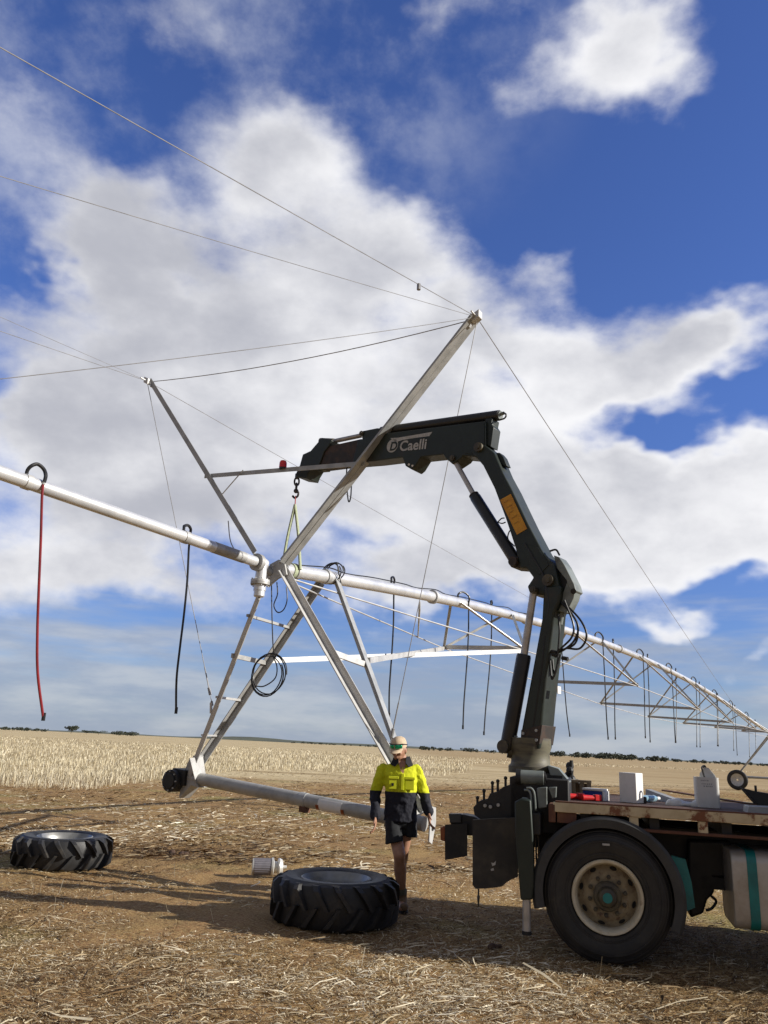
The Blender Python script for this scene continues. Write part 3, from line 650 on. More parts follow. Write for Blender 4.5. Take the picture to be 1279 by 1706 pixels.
# drop hoses: gooseneck on top of the pipe, hose hanging on one side
def drop_hose(s, side, end, label, red=False, rp=R1, zp=None, r=.012, loop=.085, dirn=1, bow=.05, hg=.085, group='drop hoses hanging from the pipe'):
    z = zp if zp is not None else zpipe(s)
    p0 = pt(s-loop*dirn, 0, z+rp); t = thing('drop_hose', label, 'hose', end, group)
    p1 = pt(s+loop*dirn, side*(rp*.9+.01), z+rp*.3); c = (p0+p1)/2
    ga = [p0-UPZ*.02, p0+UPZ*hg*.35, pt(s-loop*.75*dirn, side*.02, z+rp+hg*.72), pt(s, side*rp*.45, z+rp+hg), pt(s+loop*.75*dirn, side*rp*.8, z+rp+hg*.72), pt(s+loop*dirn, side*(rp+.01), z+rp+.02), p1]
    MB().tube(crv(ga, 6), r*1.35, 8).build('gooseneck', M['hose'], t)
    L = p1.z-end.z; bx_ = (end-p1); bx_.z = 0
    pts = [p1+UPZ*.03, p1-UPZ*.1]+[p1+bx_*(q**1.6)-UPZ*L*q+PD*bow*math.sin(q*5.2)*.5*dirn for q in (.25, .45, .65, .82)]+[end]
    MB().tube(crv(pts, 5), r, 8).build('hose', M['red_hose' if red else 'hose'], t)
    MB().tube([end+UPZ*.05, end-UPZ*.02], r*1.35, 8).build('hose_end', M['hose'], t)
    if red:
        MB().tube([p1+UPZ*.03, p1-UPZ*.02], r*1.3, 8).build('hose_clip', M['galv'], t)
zo_ = lambda s: 3.655-.013*s
drop_hose(-3.40, 1, lpx(72, 1197, .09), 'dark red drop hose hanging from the thin pipe at far left', True, R2, zo_(-3.33), .0130, .065, hg=.11)
drop_hose(-1.50, -1, lpx(293, 1186, -.08), 'black drop hose hanging from the thin pipe just left of the ladder legs', False, R2, zo_(-1.5), .0125, .085, hg=.08)
for x, xe, ye, s, side, lab in (
    (660, 648, 1193, 2.80, -1, 'black drop hose curling left at its end above the worker'),
    (772, 771, 1213, 5.05, 1, 'black drop hose hanging straight just right of the first truss node'),
    (825, 806, 1223, 6.45, -1, 'black drop hose leaning left just left of the crane lift cylinder'),
    (940, 949, 1226, 10.35, -1, 'black drop hose hanging close against the right side of the crane column')):
    drop_hose(s, side, lpx(xe, ye, side*.09), lab, r=.013, loop=.12, hg=.10)
far_hoses = [(13.0, 1, 1013, 1231), (14.6, -1, 1025, 1231), (17.1, 1, 1075, 1229), (18.4, -1, 1083, 1236), (20.9, 1, 1125, 1237), (22.4, -1, 1118, 1236), (25.0, 1, 1152, 1243), (26.6, -1, 1154, 1243), (29.3, 1, 1184, 1241), (30.6, -1, 1190, 1242), (33.4, 1, 1220, 1250), (35.2, -1, 1228, 1258), (38.2, 1, 1241, 1262), (42.0, -1, 1259, 1247)]
for s, side, xe, ye in far_hoses:
    e = lpx(xe, ye, side*.09); e = V3(pt(s+max(-.4, min(.4, (e-AP).dot(PD)/KP-s)), side*.09, max(2.0, min(2.35, 1.65+(e.z-1.65)/KP))))
    drop_hose(s, side, e, 'thin black drop hose in the row hanging beyond the crane from the far pipe', r=.016, loop=.17, hg=.13)

# far drive tower of the span
def build_far_tower():
    t = thing('drive_tower', 'far silver drive tower on a black tyre at the right edge', 'irrigation tower', pt(48.3, -.5, 0))
    wl, wr = pt(48.3, -2.1, .706), pt(48.3, 2.1, .706); top = pt(48.3, 0, 3.5)
    for w in (wl, wr):
        for ds in (0, .9): MB().angle(top+PD*(ds-.2), w+PD*.3+UPZ*.25, .09, .014, PD, UPZ).build('leg', M['galv_dark'], t)
    MB().tube([wl+PD*.3+UPZ*.2, wr+PD*.3+UPZ*.2], .08, 12).build('base_beam', M['galv_dark'], t)
    for w in (wl, wr):
        ty = MB().lathe([(.40, -.15), (.50, -.185), (.58, -.17), (.635, -.12), (.64, 0), (.635, .12), (.58, .17), (.50, .185), (.40, .15)], w, PD, 32, closed_prof=True).build('tyre', M['tyre'], t)
        MB().lathe([(.06, -.03), (.20, -.02), (.33, -.08), (.41, -.13), (.41, .12), (.30, .02), (.06, .0)], w, PD, 32, closed_prof=True).build('rim', M['galv'], ty)
build_far_tower()

# loose leads: coil on the ladder, coil over the pipe, small loop under the head
def ringpts(c, ax, ay, turns, jit, n=26, seed=1):
    r = random.Random(seed); out = []; ph = r.uniform(0, 6)
    for i in range(int(turns*n)+1):
        a = 2*math.pi*i/n; k = 1+jit*math.sin(a*.37+ph); out.append(c+ax*math.cos(a)*k+ay*math.sin(a)*k+(ax*.10*math.sin(a*.5+ph))+PD*.006*math.sin(i))
    return out
c = ppx(446, 1124, .45)
mb = MB().tube(ringpts(c, PU*.27, UPZ*.265, 3.1, .07, seed=3), .0085, 6)
mb.tube(crv([ppx(452, 972, .3), ppx(453, 1030, .3), ppx(455, 1080, .35), ppx(459, 1094, .42), c+UPZ*.25+PU*.06], 6), .0085, 6)
mb.tube(crv([c+UPZ*.25+PU*.05, ppx(461, 1110, .42), ppx(458, 1130, .42), ppx(440, 1143, .42), ppx(425, 1143, .42)], 5), .0085, 6)
one('lead_coil', mb, M['hose'], 'black electric lead hanging in a round coil from the ladder rung', 'cable coil')
mb = MB().tube(crv([ppx(461, 970, .2), ppx(462, 990, .2), ppx(456, 1008, .2), ppx(462, 1020, .2), ppx(472, 1016, .2), ppx(478, 1000, .2), ppx(477, 978, .2)], 6), .0085, 6)
one('lead_loop', mb, M['hose'], 'small black lead loop hanging under the tower head', 'cable')
c = lpx(551, 955); mb = MB()
for k in range(3): mb.tube(ringpts(c+PD*(.05*k)+UPZ*.02*k, PD*.045+PU*.12, UPZ*(.15-.012*k)+PU*.02, 1.15, .05, seed=20+k), .009, 6)
mb.tube(crv([c+UPZ*.15+PU*.1, lpx(563, 950, .12), lpx(568, 972, .12)], 5), .009, 6)
one('lead_coil', mb, M['hose'], 'black electric lead coiled over the white pipe beside the sling', 'cable coil')
b = ppx(471, 778, 0); b.z -= .0
t = thing('warning_beacon', 'small red beacon lamp standing on the crossbar of the V arms', 'beacon', b-UPZ*.02)
MB().tube([b-UPZ*.03, b-UPZ*.01], .05, 16).build('beacon_base', M['cylinder'], t)
MB().tube([b-UPZ*.01, b+UPZ*.06, b+UPZ*.085, b+UPZ*.095], [.052, .050, .040, .018], 18).build('lens', M['redlens'], t)

# ---------------------------------------------------------------- tractor tyres, motor and clods on the ground
def tractor_wheel(c, label, R=.625, w=.40, yaw=0.0, tilt=(0, 0)):
    ax = V3((tilt[0], tilt[1], 1)).normalized(); t = thing('tractor_wheel', label, 'tractor wheel', c, 'tractor tyres lying flat')
    rc = R-.058; h = w/2; o = vv(c)+ax*h
    prof = [(.315, -h*.55), (.33, -h*.75), (.40, -h*.97), (.50, -h*1.0), (rc-.02, -h*.86), (rc, -h*.6), (rc+.008, 0), (rc, h*.6), (rc-.02, h*.86), (.50, h*1.0), (.40, h*.97), (.33, h*.75), (.315, h*.55)]
    mb = MB().lathe(prof, o, ax, 64, closed_prof=True)
    x = ax.cross(V3((0, 1, 0))).normalized(); y = ax.cross(x)
    def P(a, rr, z): return o+(x*math.cos(a)+y*math.sin(a))*rr+ax*z
    n = 18
    for i in range(n):
        for sg in (1, -1):
            a0 = yaw+2*math.pi*(i+(.5 if sg < 0 else 0))/n; st = []
            for q in np.linspace(0, 1, 6):
                z = sg*h*(-.06+.99*q); a = a0-.23*q**1.1; wd = .058+.034*q; rt = R-.012*(q**3)-(.05 if q > .96 else 0); rb = rc-.04
                st.append((P(a-wd*.75, rb, z), P(a-wd*.46, rt, z), P(a+wd*.46, rt, z), P(a+wd*.75, rb, z)))
            vs = [p for s4 in st for p in s4]; fs = []
            for k in range(5): fs += [(k*4+j, k*4+(j+1) % 4, (k+1)*4+(j+1) % 4, (k+1)*4+j) for j in range(4)]
            fs += [(0, 1, 2, 3), (23, 22, 21, 20)]; mb.add(vs, fs)
    mb.build('tyre', M['tyre'], t, ang=30)
    rp = [(.10, -.06), (.16, -.055), (.175, -.035), (.20, -.035), (.215, -.06), (.245, -.055), (.258, .01), (.272, .02), (.280, .05), (.284, h*.42), (.296, h*.46), (.300, h*.66), (.326, h*.84), (.336, h*.93), (.348, h*.90), (.325, h*.60), (.30, h*.2), (.28, -.09), (.10, -.10)]
    rim = MB().lathe(rp, o, ax, 64, closed_prof=True).build('rim', M['rim_silver'], t)
    for k in range(8):
        p = P(k*math.pi/4, .135, -.056); MB().tube([p, p+ax*.025], .014, 6).build('bolt', M['galv_dull'], rim)
tractor_wheel((-.30, 8.64, -.012), 'nearest big black tractor tyre lying flat in front of the worker', .635, .42, .1, (.0, -.01))
tractor_wheel((-3.95, 11.22, -.012), 'farther black tractor tyre lying flat near the left edge', .62, .38, .22, (.01, -.005))

def build_motor():
    g = gnd(446, 1461); c = g+V3((0, .1, .105)); ax = V3((.985, .17, 0)).normalized(); t = thing('electric_motor', 'small grey electric motor with white flange lying on the soil by the tyre', 'motor', g)
    b = MB().tube([c-ax*.20, c+ax*.02], .10, 24)
    for k in range(24):
        a = k*math.pi/12; d = UPZ*math.cos(a)+ax.cross(UPZ)*math.sin(a); b.bar(c-ax*.19+d*.100, c+ax*.01+d*.100, .006, .008, d)
    b.build('motor_body', M['motor'], t)
    MB().tube([c-ax*.22, c-ax*.20], .098, 24).build('end_cover', M['galv_dull'], t)
    MB().lathe([(.05, .02), (.108, .02), (.112, .045), (.07, .06), (.065, .10), (.05, .10)], c, ax, 24, closed_prof=True).build('flange', M['steel'], t)
    MB().lathe([(.03, .10), (.10, .105), (.108, .125), (.09, .16), (.06, .17), (.03, .17)], c, ax, 24, closed_prof=True).build('end_bell', M['steel'], t)
    MB().tube([c+ax*.15, c+ax*.22], .022, 12).build('shaft', M['steel'], t)
build_motor()
def clod(px, py, r, label, seed):
    g = gnd(px, py); rr = random.Random(seed); mb = MB()
    for k in range(6): mb.sphere(g+V3((rr.uniform(-1, 1)*r*1.3, rr.uniform(-.5, .5)*r, rr.uniform(.0, .25)*r)), r*rr.uniform(.4, .7), None, r*rr.uniform(.25, .5), Matrix.Rotation(rr.uniform(0, 3), 3, 'Z'), 9, 6)
    one('soil_clod', mb, M['clod'], label, 'clod', 'clods of soil', ang=20)
clod(297, 1424, .11, 'dark clod of soil between the far tyre and the motor', 1)
clod(822, 1578, .05, 'small clod of soil in the truck shadow', 2)

# ---------------------------------------------------------------- loader crane
CO = V3((1.555, 8.2, 0)); HOOK = V3((-1.20, 10.41, 0)); BD = (HOOK-CO).normalized(); BN = V3((-BD.y, BD.x, 0))
if BN.y > 0: BN = -BN
def cp(px, py, off=0.0): return onplane(px, py, CO+BN*off, BN)
def slab(mb, pts, w, c=0.0):            # profile traced on the near face of a member of width w, centred c off the boom plane
    return mb.prism([cp(x, y, c+w/2) for x, y in pts], -BN*w)
E0 = V3((1.63, 7.45, 0)); TD = V3((math.cos(math.radians(-15)), math.sin(math.radians(-15)), 0)); TN = V3((-TD.y, TD.x, 0))
def tp(a, off, z): return E0+TD*a+TN*off+UPZ*z
def tpx(px, py, off=0.0): return onplane(px, py, E0+TN*off, TN)
def ta(px, py, off=0.0): return (tpx(px, py, off)-E0).dot(TD)
def tslab(mb, pts, off, w): return mb.prism([tpx(x, y, off) for x, y in pts], TN*w)

def build_crane():
    t = thing('loader_crane', 'dark green folding loader crane with yellow panel reaching left over the pipe', 'crane', CO+UPZ*1.2)
    # slewing base on the chassis
    b0 = CO+UPZ*1.02
    MB().tube([CO+UPZ*1.47, CO+UPZ*1.53, CO+UPZ*1.56, CO+UPZ*1.66, CO+UPZ*1.70, CO+UPZ*1.80], [.215, .215, .19, .185, .20, .20], 28).build('slewing_base', M['yellow_base'], t)
    mb = MB(); mb.box(tp(-.16, .75, 1.20), TD*.27, TN*.45, UPZ*.24); mb.box(tp(-.16, .75, 1.45), TD*.22, TN*.30, UPZ*.03)
    mb.build('base_frame', M['black'], t, bev=.012)
    q = tpx(886, 1295, .30); MB().tube([q-TD*.13, q+TD*.11], .062, 20).build('rack_housing', M['crane_grey'], t, bev=.004)
    MB().tube([q-TD*.145, q-TD*.10], .068, 20).build('rack_cap', M['black'], t)
    MB().tube([q+TD*.08, q+TD*.12, q+TD*.121, q+TD*.135], [.055, .055, .03, .03], 16).build('rack_cap', M['black'], t)
    pl = [(912, 1275), (930, 1280), (950, 1303), (944, 1312), (934, 1312), (918, 1298)]; tslab(MB(), pl, .45, .3).build('base_web', M['crane_grey'], t, bev=.006)
    tslab(MB(), [(934, 1311), (941, 1311), (941, 1332), (934, 1332)], .35, .1).build('base_post', M['crane_grey'], t)
    tslab(MB(), [(894, 1313), (911, 1311), (911, 1345), (897, 1347)], .10, .08).build('junction_box', M['crane_grey'], t, bev=.006)
    tslab(MB(), [(913, 1312), (927, 1311), (926, 1329), (920, 1330)], .14, .10).build('junction_box', M['crane_grey'], t, bev=.006)
    for k, pts_ in enumerate(([(877, 1313), (884, 1313), (889, 1319), (891, 1332), (892, 1350)], [(873, 1316), (880, 1317), (884, 1324), (885, 1340)], [(870, 1330), (878, 1331), (883, 1338), (884, 1346)])):
        MB().tube(crv([tpx(x, y, .04) for x, y in pts_], 5), .009, 8).build('hydraulic_pipe', M['crane_grey'], t)
    pl = [(788, 1345), (799, 1334), (812, 1331), (816, 1322), (828, 1319), (838, 1311), (852, 1306), (866, 1296), (880, 1318), (880, 1365), (800, 1365), (790, 1358)]
    tslab(MB(), pl, .30, .22).build('valve_block', M['black'], t, bev=.006)
    vb = MB()
    for px, py in ((795, 1342), (806, 1330), (820, 1317), (829, 1314), (842, 1309)):
        a = tpx(px, py+6, .34); vb.tube([a, a+UPZ*.09], .012, 8); vb.sphere(a+UPZ*.10, .018, nu=8, nv=6)
    vb.build('lever_row', M['black'], t)
    fb = MB()
    for px, py in ((808, 1342), (817, 1344), (830, 1341)): a = tpx(px, py, .29); fb.tube([a, a-TN*.02], .016, 8)
    fb.build('fitting', M['galv_dull'], t)
    # stabiliser
    tslab(MB(), [(857, 1336), (868, 1330), (884, 1333), (888, 1395), (889, 1470), (887, 1499), (867, 1500), (862, 1440), (858, 1390)], -.06, .13).build('stabiliser_leg', M['crane'], t, bev=.012)
    a = tpx(877, 1495, 0); MB().tube([a, V3((a.x, a.y, .20))], .036, 16).build('stabiliser_rod', M['chrome'], t)
    MB().tube([V3((a.x, a.y, .205)), V3((a.x, a.y, .175))], [.040, .040], 18).build('stabiliser_foot', M['black'], t)
    MB().box(tp(-.22, .9, 1.06), TD*.09, TN*.9, UPZ*.09).build('stabiliser_beam', M['black'], t, bev=.01)
    for dx in (0, 6):
        MB().tube(crv([tpx(892+dx*.4, 1350, .05), tpx(893+dx, 1420, .06), tpx(896+dx, 1470, .06), tpx(891, 1496, .02)], 6), .008, 6).build('stabiliser_hose', M['hose'], t)
    # column
    slab(MB(), [(863, 1256), (898, 1248), (905, 1173), (912, 1110), (920, 1050), (923, 1020), (931, 1003), (934, 975), (905, 975), (902, 1031), (884, 1129), (868, 1215)], .28).build('column', M['crane'], t, bev=.022)
    st = MB(); 
    for px, py in ((857, 1226), (888, 1231)): st.bar(cp(px-5, py, .145), cp(px+5, py+1, .145), .012, .008, BN)
    st.build('weld_mark', M['crane_grey'], t)
    q = cp(921, 1150, 0)-BD*.0; 
    MB().box(q-BD*.075-BN*-.02, BD*.004, BN*.035, UPZ*.035).build('sticker', M['white'], t)
    # main lift cylinder
    a, m_, b = cp(845, 1244, .12), cp(873, 1090, .12), cp(889, 985, .12)
    MB().tube([a, a.lerp(m_, .97), m_], [.074, .074, .066], 24).build('lift_cylinder', M['cylinder'], t)
    MB().tube([m_, b], .038, 18).build('lift_rod', M['chrome'], t)
    MB().tube([a+BN*.10, a-BN*.22], .062, 20).tube([cp(846, 1250, .1), cp(872, 1256, .02)], .07, 12).build('pivot_pin', M['grease'], t)
    # first boom
    slab(MB(), [(789, 738), (807, 741), (823, 754), (837, 787), (851, 813), (880, 874), (903, 918), (922, 940), (926, 955), (934, 991), (904, 991), (884, 990), (881, 986), (878, 977), (888, 962), (877, 947), (866, 946), (858, 913), (842, 864), (823, 813), (804, 775), (793, 762), (784, 753)], .25).build('main_boom', M['crane'], t, bev=.014)
    slab(MB(), [(846, 930), (868, 925), (880, 947), (851, 945), (846, 938)], .22).build('cylinder_bracket', M['crane_rust'], t, bev=.008)
    f = lambda x, y: cp(x, y, .127)
    MB().prism([f(833, 833), f(851, 823), f(878, 881), f(861, 891)], BN*.004).build('warning_panel', M['orange'], t, smooth=False)
    pn = MB()
    for k in range(5):
        q0 = k/5*.8+.1; A = f(835, 834).lerp(f(862, 889), q0); B = f(849, 825).lerp(f(876, 880), q0); pn.bar(A.lerp(B, .15)+BN*.006, A.lerp(B, .15+.7*(.9 if k % 2 else .7))+BN*.006, .012, .002, BN)
    pn.build('faded_print', mat('faded_panel_print', (.42, .21, .02), (.36, .17, .015), rough=.6), t, smooth=False)
    slab(MB(), [(826, 754), (832, 754), (838, 761), (844, 776), (838, 776), (830, 765)], .10).build('knuckle_link', M['crane'], t, bev=.006)
    # rear linkage; sunlight on its dark green paint is put into the grey colour
    slab(MB(), [(922, 925), (931, 928), (940, 941), (956, 973), (959, 984), (952, 990), (943, 966), (927, 946)], .17).build('upper_link', M['crane_grey'], t, bev=.006)
    slab(MB(), [(945, 968), (958, 983), (955, 997), (943, 1021), (927, 1018), (936, 992)], .14).build('lower_link', M['crane_grey'], t, bev=.006)
    slab(MB(), [(924, 948), (946, 962), (942, 985), (932, 1004)], .10).build('link_gap_shade', M['black'], t)  # black sheet painted in as the shaded gap between the links
    MB().tube([cp(955, 985, .10), cp(955, 985, -.10)], .028, 16).build('linkage_pin', M['black'], t)
    mb = MB(); mb.tube([cp(948, 992, .0), cp(936, 1018, .0), cp(932, 1040, .0)], .03, 14); mb.build('swivel_pipe', M['crane_grey'], t)
    hs = [[(916, 918), (926, 916), (932, 925)], [(924, 945), (929, 985), (934, 1002), (950, 1020), (962, 1042), (958, 1072), (930, 1085)],
          [(940, 1000), (955, 1040), (952, 1062), (935, 1080), (924, 1095)], [(944, 1008), (968, 1035), (977, 1060), (966, 1080), (945, 1080)], [(938, 1003), (962, 1040), (957, 1066), (940, 1082), (926, 1088)],
          [(916, 1098), (918, 1124), (920, 1131), (926, 1118), (930, 1096)], [(920, 1098), (923, 1122), (928, 1112), (933, 1090)], [(912, 1040), (919, 1052), (918, 1075), (916, 1098)], [(930, 1024), (932, 1050), (930, 1080), (928, 1096)]]
    for i, h in enumerate(hs): MB().tube(crv([cp(x, y, .06+.03*(i % 3)) for x, y in h], 7), .0105, 7).build('hydraulic_hose', M['hose'], t)
    for px, py in ((925, 1090), (941, 1096), (922, 1085)): MB().tube([cp(px-5, py, .1), cp(px+5, py+2, .1)], .02, 8).build('hose_clamp', M['black'], t)
    # jib cylinder
    a, m_, b = cp(861, 938, .06), cp(790, 826, .06), cp(757, 767, .06)
    MB().tube([a, a.lerp(m_, .97), m_], [.063, .063, .055], 24).build('jib_cylinder', M['cylinder'], t)
    MB().tube([m_, b], .030, 18).build('jib_rod', M['chrome'], t)
    MB().tube([m_, m_.lerp(b, .03)], .058, 20).tube([a-BN*.18, a+BN*.10], .05, 18).build('gland', M['crane_rust'], t)
    for h in ([(829, 870), (835, 864), (840, 863)], [(829, 870), (836, 872), (842, 870)], [(857, 910), (846, 898), (848, 886), (851, 884)]): MB().tube(crv([cp(x, y, .08) for x, y in h], 6), .007, 6).build('hydraulic_hose', M['hose'], t)
    # outer boom, extension and head
    ob = slab(MB(), [(596, 733), (640, 722), (752, 708), (809, 701), (809, 744), (792, 761), (771, 759), (768, 763), (753, 773), (743, 764), (738, 757), (701, 761), (691, 777), (685, 782), (675, 776), (670, 762), (623, 768), (587, 771)], .22).build('outer_boom', M['crane'], t, bev=.010)
    hl = MB()
    for px, py in ((681, 774), (687, 776)): hl.tube([cp(px, py, .112), cp(px, py, .116)], .014, 10)
    hl.build('lug_hole_daylight', M['white'], t)  # white discs painted as bright sky seen through the lug
    slab(MB(), [(530, 747), (602, 731), (602, 769), (517, 780)], .20).build('extension_boom', M['crane_rust'], t, bev=.006)
    slab(MB(), [(536, 729), (552, 733), (548, 742), (540, 752), (530, 778), (519, 779), (513, 789), (510, 797), (494, 795), (492, 790), (499, 775), (504, 757), (517, 751), (529, 737)], .24).build('boom_head', M['crane'], t, bev=.008)
    a, b = cp(604, 725, .0), cp(832, 692, .0)
    MB().tube([cp(636, 719, 0), b], .062, 22).build('extension_cylinder', M['cylinder'], t)
    slab(MB(), [(603, 718), (628, 713), (638, 714), (637, 733), (603, 734)], .18).build('cylinder_clamp', M['crane'], t, bev=.008)
    MB().tube([cp(552, 736, 0), a], .030, 16).build('extension_rod', M['chrome'], t)
    MB().tube([cp(534, 735, .0), cp(556, 736, .0)], .045, 14).build('rod_eye', M['grease'], t)
    MB().tube([b, cp(834, 692, 0)], .05, 18).tube([cp(834, 690, 0), cp(840, 688, 0)], .02, 10).build('end_fitting', M['crane_grey'], t)
    MB().tube(crv([cp(838, 687, .02), cp(843, 691, .02), cp(840, 697, .02), cp(830, 700, .02)], 6), .010, 7).build('hydraulic_hose', M['hose'], t)
    slab(MB(), [(808, 698), (820, 696), (818, 706), (822, 712), (817, 744), (808, 740)], .16).build('end_bracket', M['crane'], t, bev=.006)
    MB().tube(crv([cp(578, 772, .05), cp(577, 800, .05), cp(580, 834, .05), cp(584, 828, .05), cp(586, 795, .05), cp(590, 771, .05)], 7), .009, 7).build('hydraulic_hose', M['hose'], t)
    MB().tube([cp(586, 772, 0), cp(596, 771, 0)], .014, 8).build('hose_fitting', M['black'], t)
    # boom decal: disc with letter, swoosh and the name
    F = lambda x, y, o=.112: cp(x, y, o)
    X = (F(714, 746.2)-F(666, 750.5)).normalized(); Y = BN.cross(X).normalized()
    if Y.z < 0: Y = -Y
    dl = MB(); c = F(653.5, 742.5); r = .088
    dl.add([c+X*r*math.cos(k*math.pi/16)+Y*r*math.sin(k*math.pi/16) for k in range(32)], [tuple(range(32))]); decal = dl.build('decal_disc', M['logo'], t, smooth=False)
    MB().add([F(650, 730), F(664, 729), F(697, 723.5), F(720, 719.5), F(715, 726.5), F(692, 729.5), F(670, 733), F(659, 737)], [tuple(range(8))]).build('decal_swoosh', M['logo'], t, smooth=False)
    def word(txt, p, size, mt, name, sh=0.0, bold=.018):
        cu = bpy.data.curves.new(name, 'FONT'); cu.body = txt; cu.size = size; cu.offset = bold; cu.shear = sh
        tmp = bpy.data.objects.new(name, cu); col.objects.link(tmp); dg = bpy.context.evaluated_depsgraph_get()
        me = bpy.data.meshes.new_from_object(tmp.evaluated_get(dg)); bpy.data.objects.remove(tmp); bpy.data.curves.remove(cu)
        mtx = Matrix((X, Y, BN)).transposed(); base = root_loc(t)
        for v in me.vertices: v.co = p+mtx @ v.co-base
        me.materials.clear(); me.materials.append(mt); o = bpy.data.objects.new(name, me); col.objects.link(o); o.parent = t
    word('Caelli', F(664.5, 751.3, .114), .182, M['logo'], 'lettering', 0, .004)
    word('D', F(648.0, 750.6, .114), .155, M['crane'], 'lettering', .12, .005)
    sf = MB(); 
    for bx_, by_ in ((697, 747.3), (704.5, 746.6), (711.5, 746.0)):
        for dx, dy in ((0, 0), (-1.2, -13)):
            if bx_ > 710 and dy: continue
            p = F(bx_+dx, by_+dy, .114); sf.add([p-X*.022, p+X*.022, p+X*.022+Y*.012, p-X*.022+Y*.012], [(0, 1, 2, 3)])
    for px, py, rr_, o_ in ((800, 747, .055, .150), (757, 765, .034, .125), (891, 984, .036, .19), (916, 968, .060, .150), (606, 724, .032, .10), (503, 783, .024, .125), (693, 768, .0, 0)):
        if rr_: a = cp(px, py, o_-.05); MB().tube([a, a+BN*.06, a+BN*.061, a+BN*.072], [rr_, rr_, rr_*.55, rr_*.5], 18).build('pin_cap', M['grease'], t)
    slab(MB(), [(766, 712), (806, 705), (806, 741), (790, 757), (774, 755)], .235).build('doubler_plate', M['crane'], t, bev=.003)
    slab(MB(), [(868, 905), (896, 912), (914, 941), (898, 958), (884, 944)], .265).build('doubler_plate', M['crane'], t, bev=.003)
    slab(MB(), [(868, 1216), (903, 1208), (898, 1240), (866, 1246)], .295).build('doubler_plate', M['crane_rust'], t, bev=.003)
    bt = [(872, 1222), (894, 1217), (870, 1238), (894, 1233)]
    for px, py in bt: a = cp(px, py, .145); MB().tube([a, a+BN*.016], .016, 6).build('bolt', M['galv_dark'], t)
    MB().tube(crv([cp(x, y, .135) for x, y in ((912, 1030), (914, 1000), (906, 962), (892, 935), (874, 905))], 6), .010, 7).build('hydraulic_hose', M['hose'], t)
    MB().tube(crv([cp(x, y, .135) for x, y in ((908, 1060), (903, 1110), (896, 1160), (888, 1212))], 6), .010, 7).build('hydraulic_hose', M['hose'], t)
    # hook chain
    top = cp(495, 792, 0); hk = []
    z = top.z; P = V3((top.x, top.y, 0)); hm = MB()
    hm.tube([P+UPZ*(z+.02), P+UPZ*(z-.05)], .03, 12)
    def link(zc, h, w_, ang):
        d = V3((math.cos(ang), math.sin(ang), 0)); pts = [P+UPZ*zc+d*w_*math.cos(a)+UPZ*h*math.sin(a) for a in np.linspace(0, 2*math.pi, 15)]; hm.tube(pts, .013, 7)
    link(z-.09, .06, .032, .3); link(z-.17, .055, .030, 1.8); hm.sphere(P+UPZ*(z-.225), .034, nu=10, nv=8)
    hm.tube(crv([P+UPZ*(z-.23), P+UPZ*(z-.25)+TD*.035, P+UPZ*(z-.30)+TD*.03, P+UPZ*(z-.325)-TD*.01, P+UPZ*(z-.295)-TD*.045], 5), .015, 8)
    hm.build('hook', M['hook'], t)
    return P, z-.30
HP, HZ = build_crane()
def build_sling():
    t = thing('lifting_sling', 'pale green webbing sling looped from the crane hook around the white pipe', 'sling', HP+UPZ*3.6)
    s0 = (HP-AP).dot(PD)/KP; z0 = zpipe(s0); top = HP+UPZ*HZ
    MB().tube([top, top.lerp(pt(s0, 0, z0), .22)], .022, 8, flat=.35).build('eye_sleeve', M['redweb'], t)
    for u, q in ((-1, .30), (1, .22)):
        a = top.lerp(pt(s0, 0, z0), .12); pth = crv([a, a.lerp(pt(s0+u*.07, u*R1, z0), .5)+PU*u*.015, pt(s0+u*.05, u*(R1+.012), z0+.02)], 6)
        MB().tube(pth, .034, 8, flat=.6).build('strap', M['sling'], t)
    MB().tube([pt(s0-.03, 0, z0), pt(s0+.03, 0, z0)], R1+.012, 20).build('pipe_wrap', M['sling'], t)
build_sling()

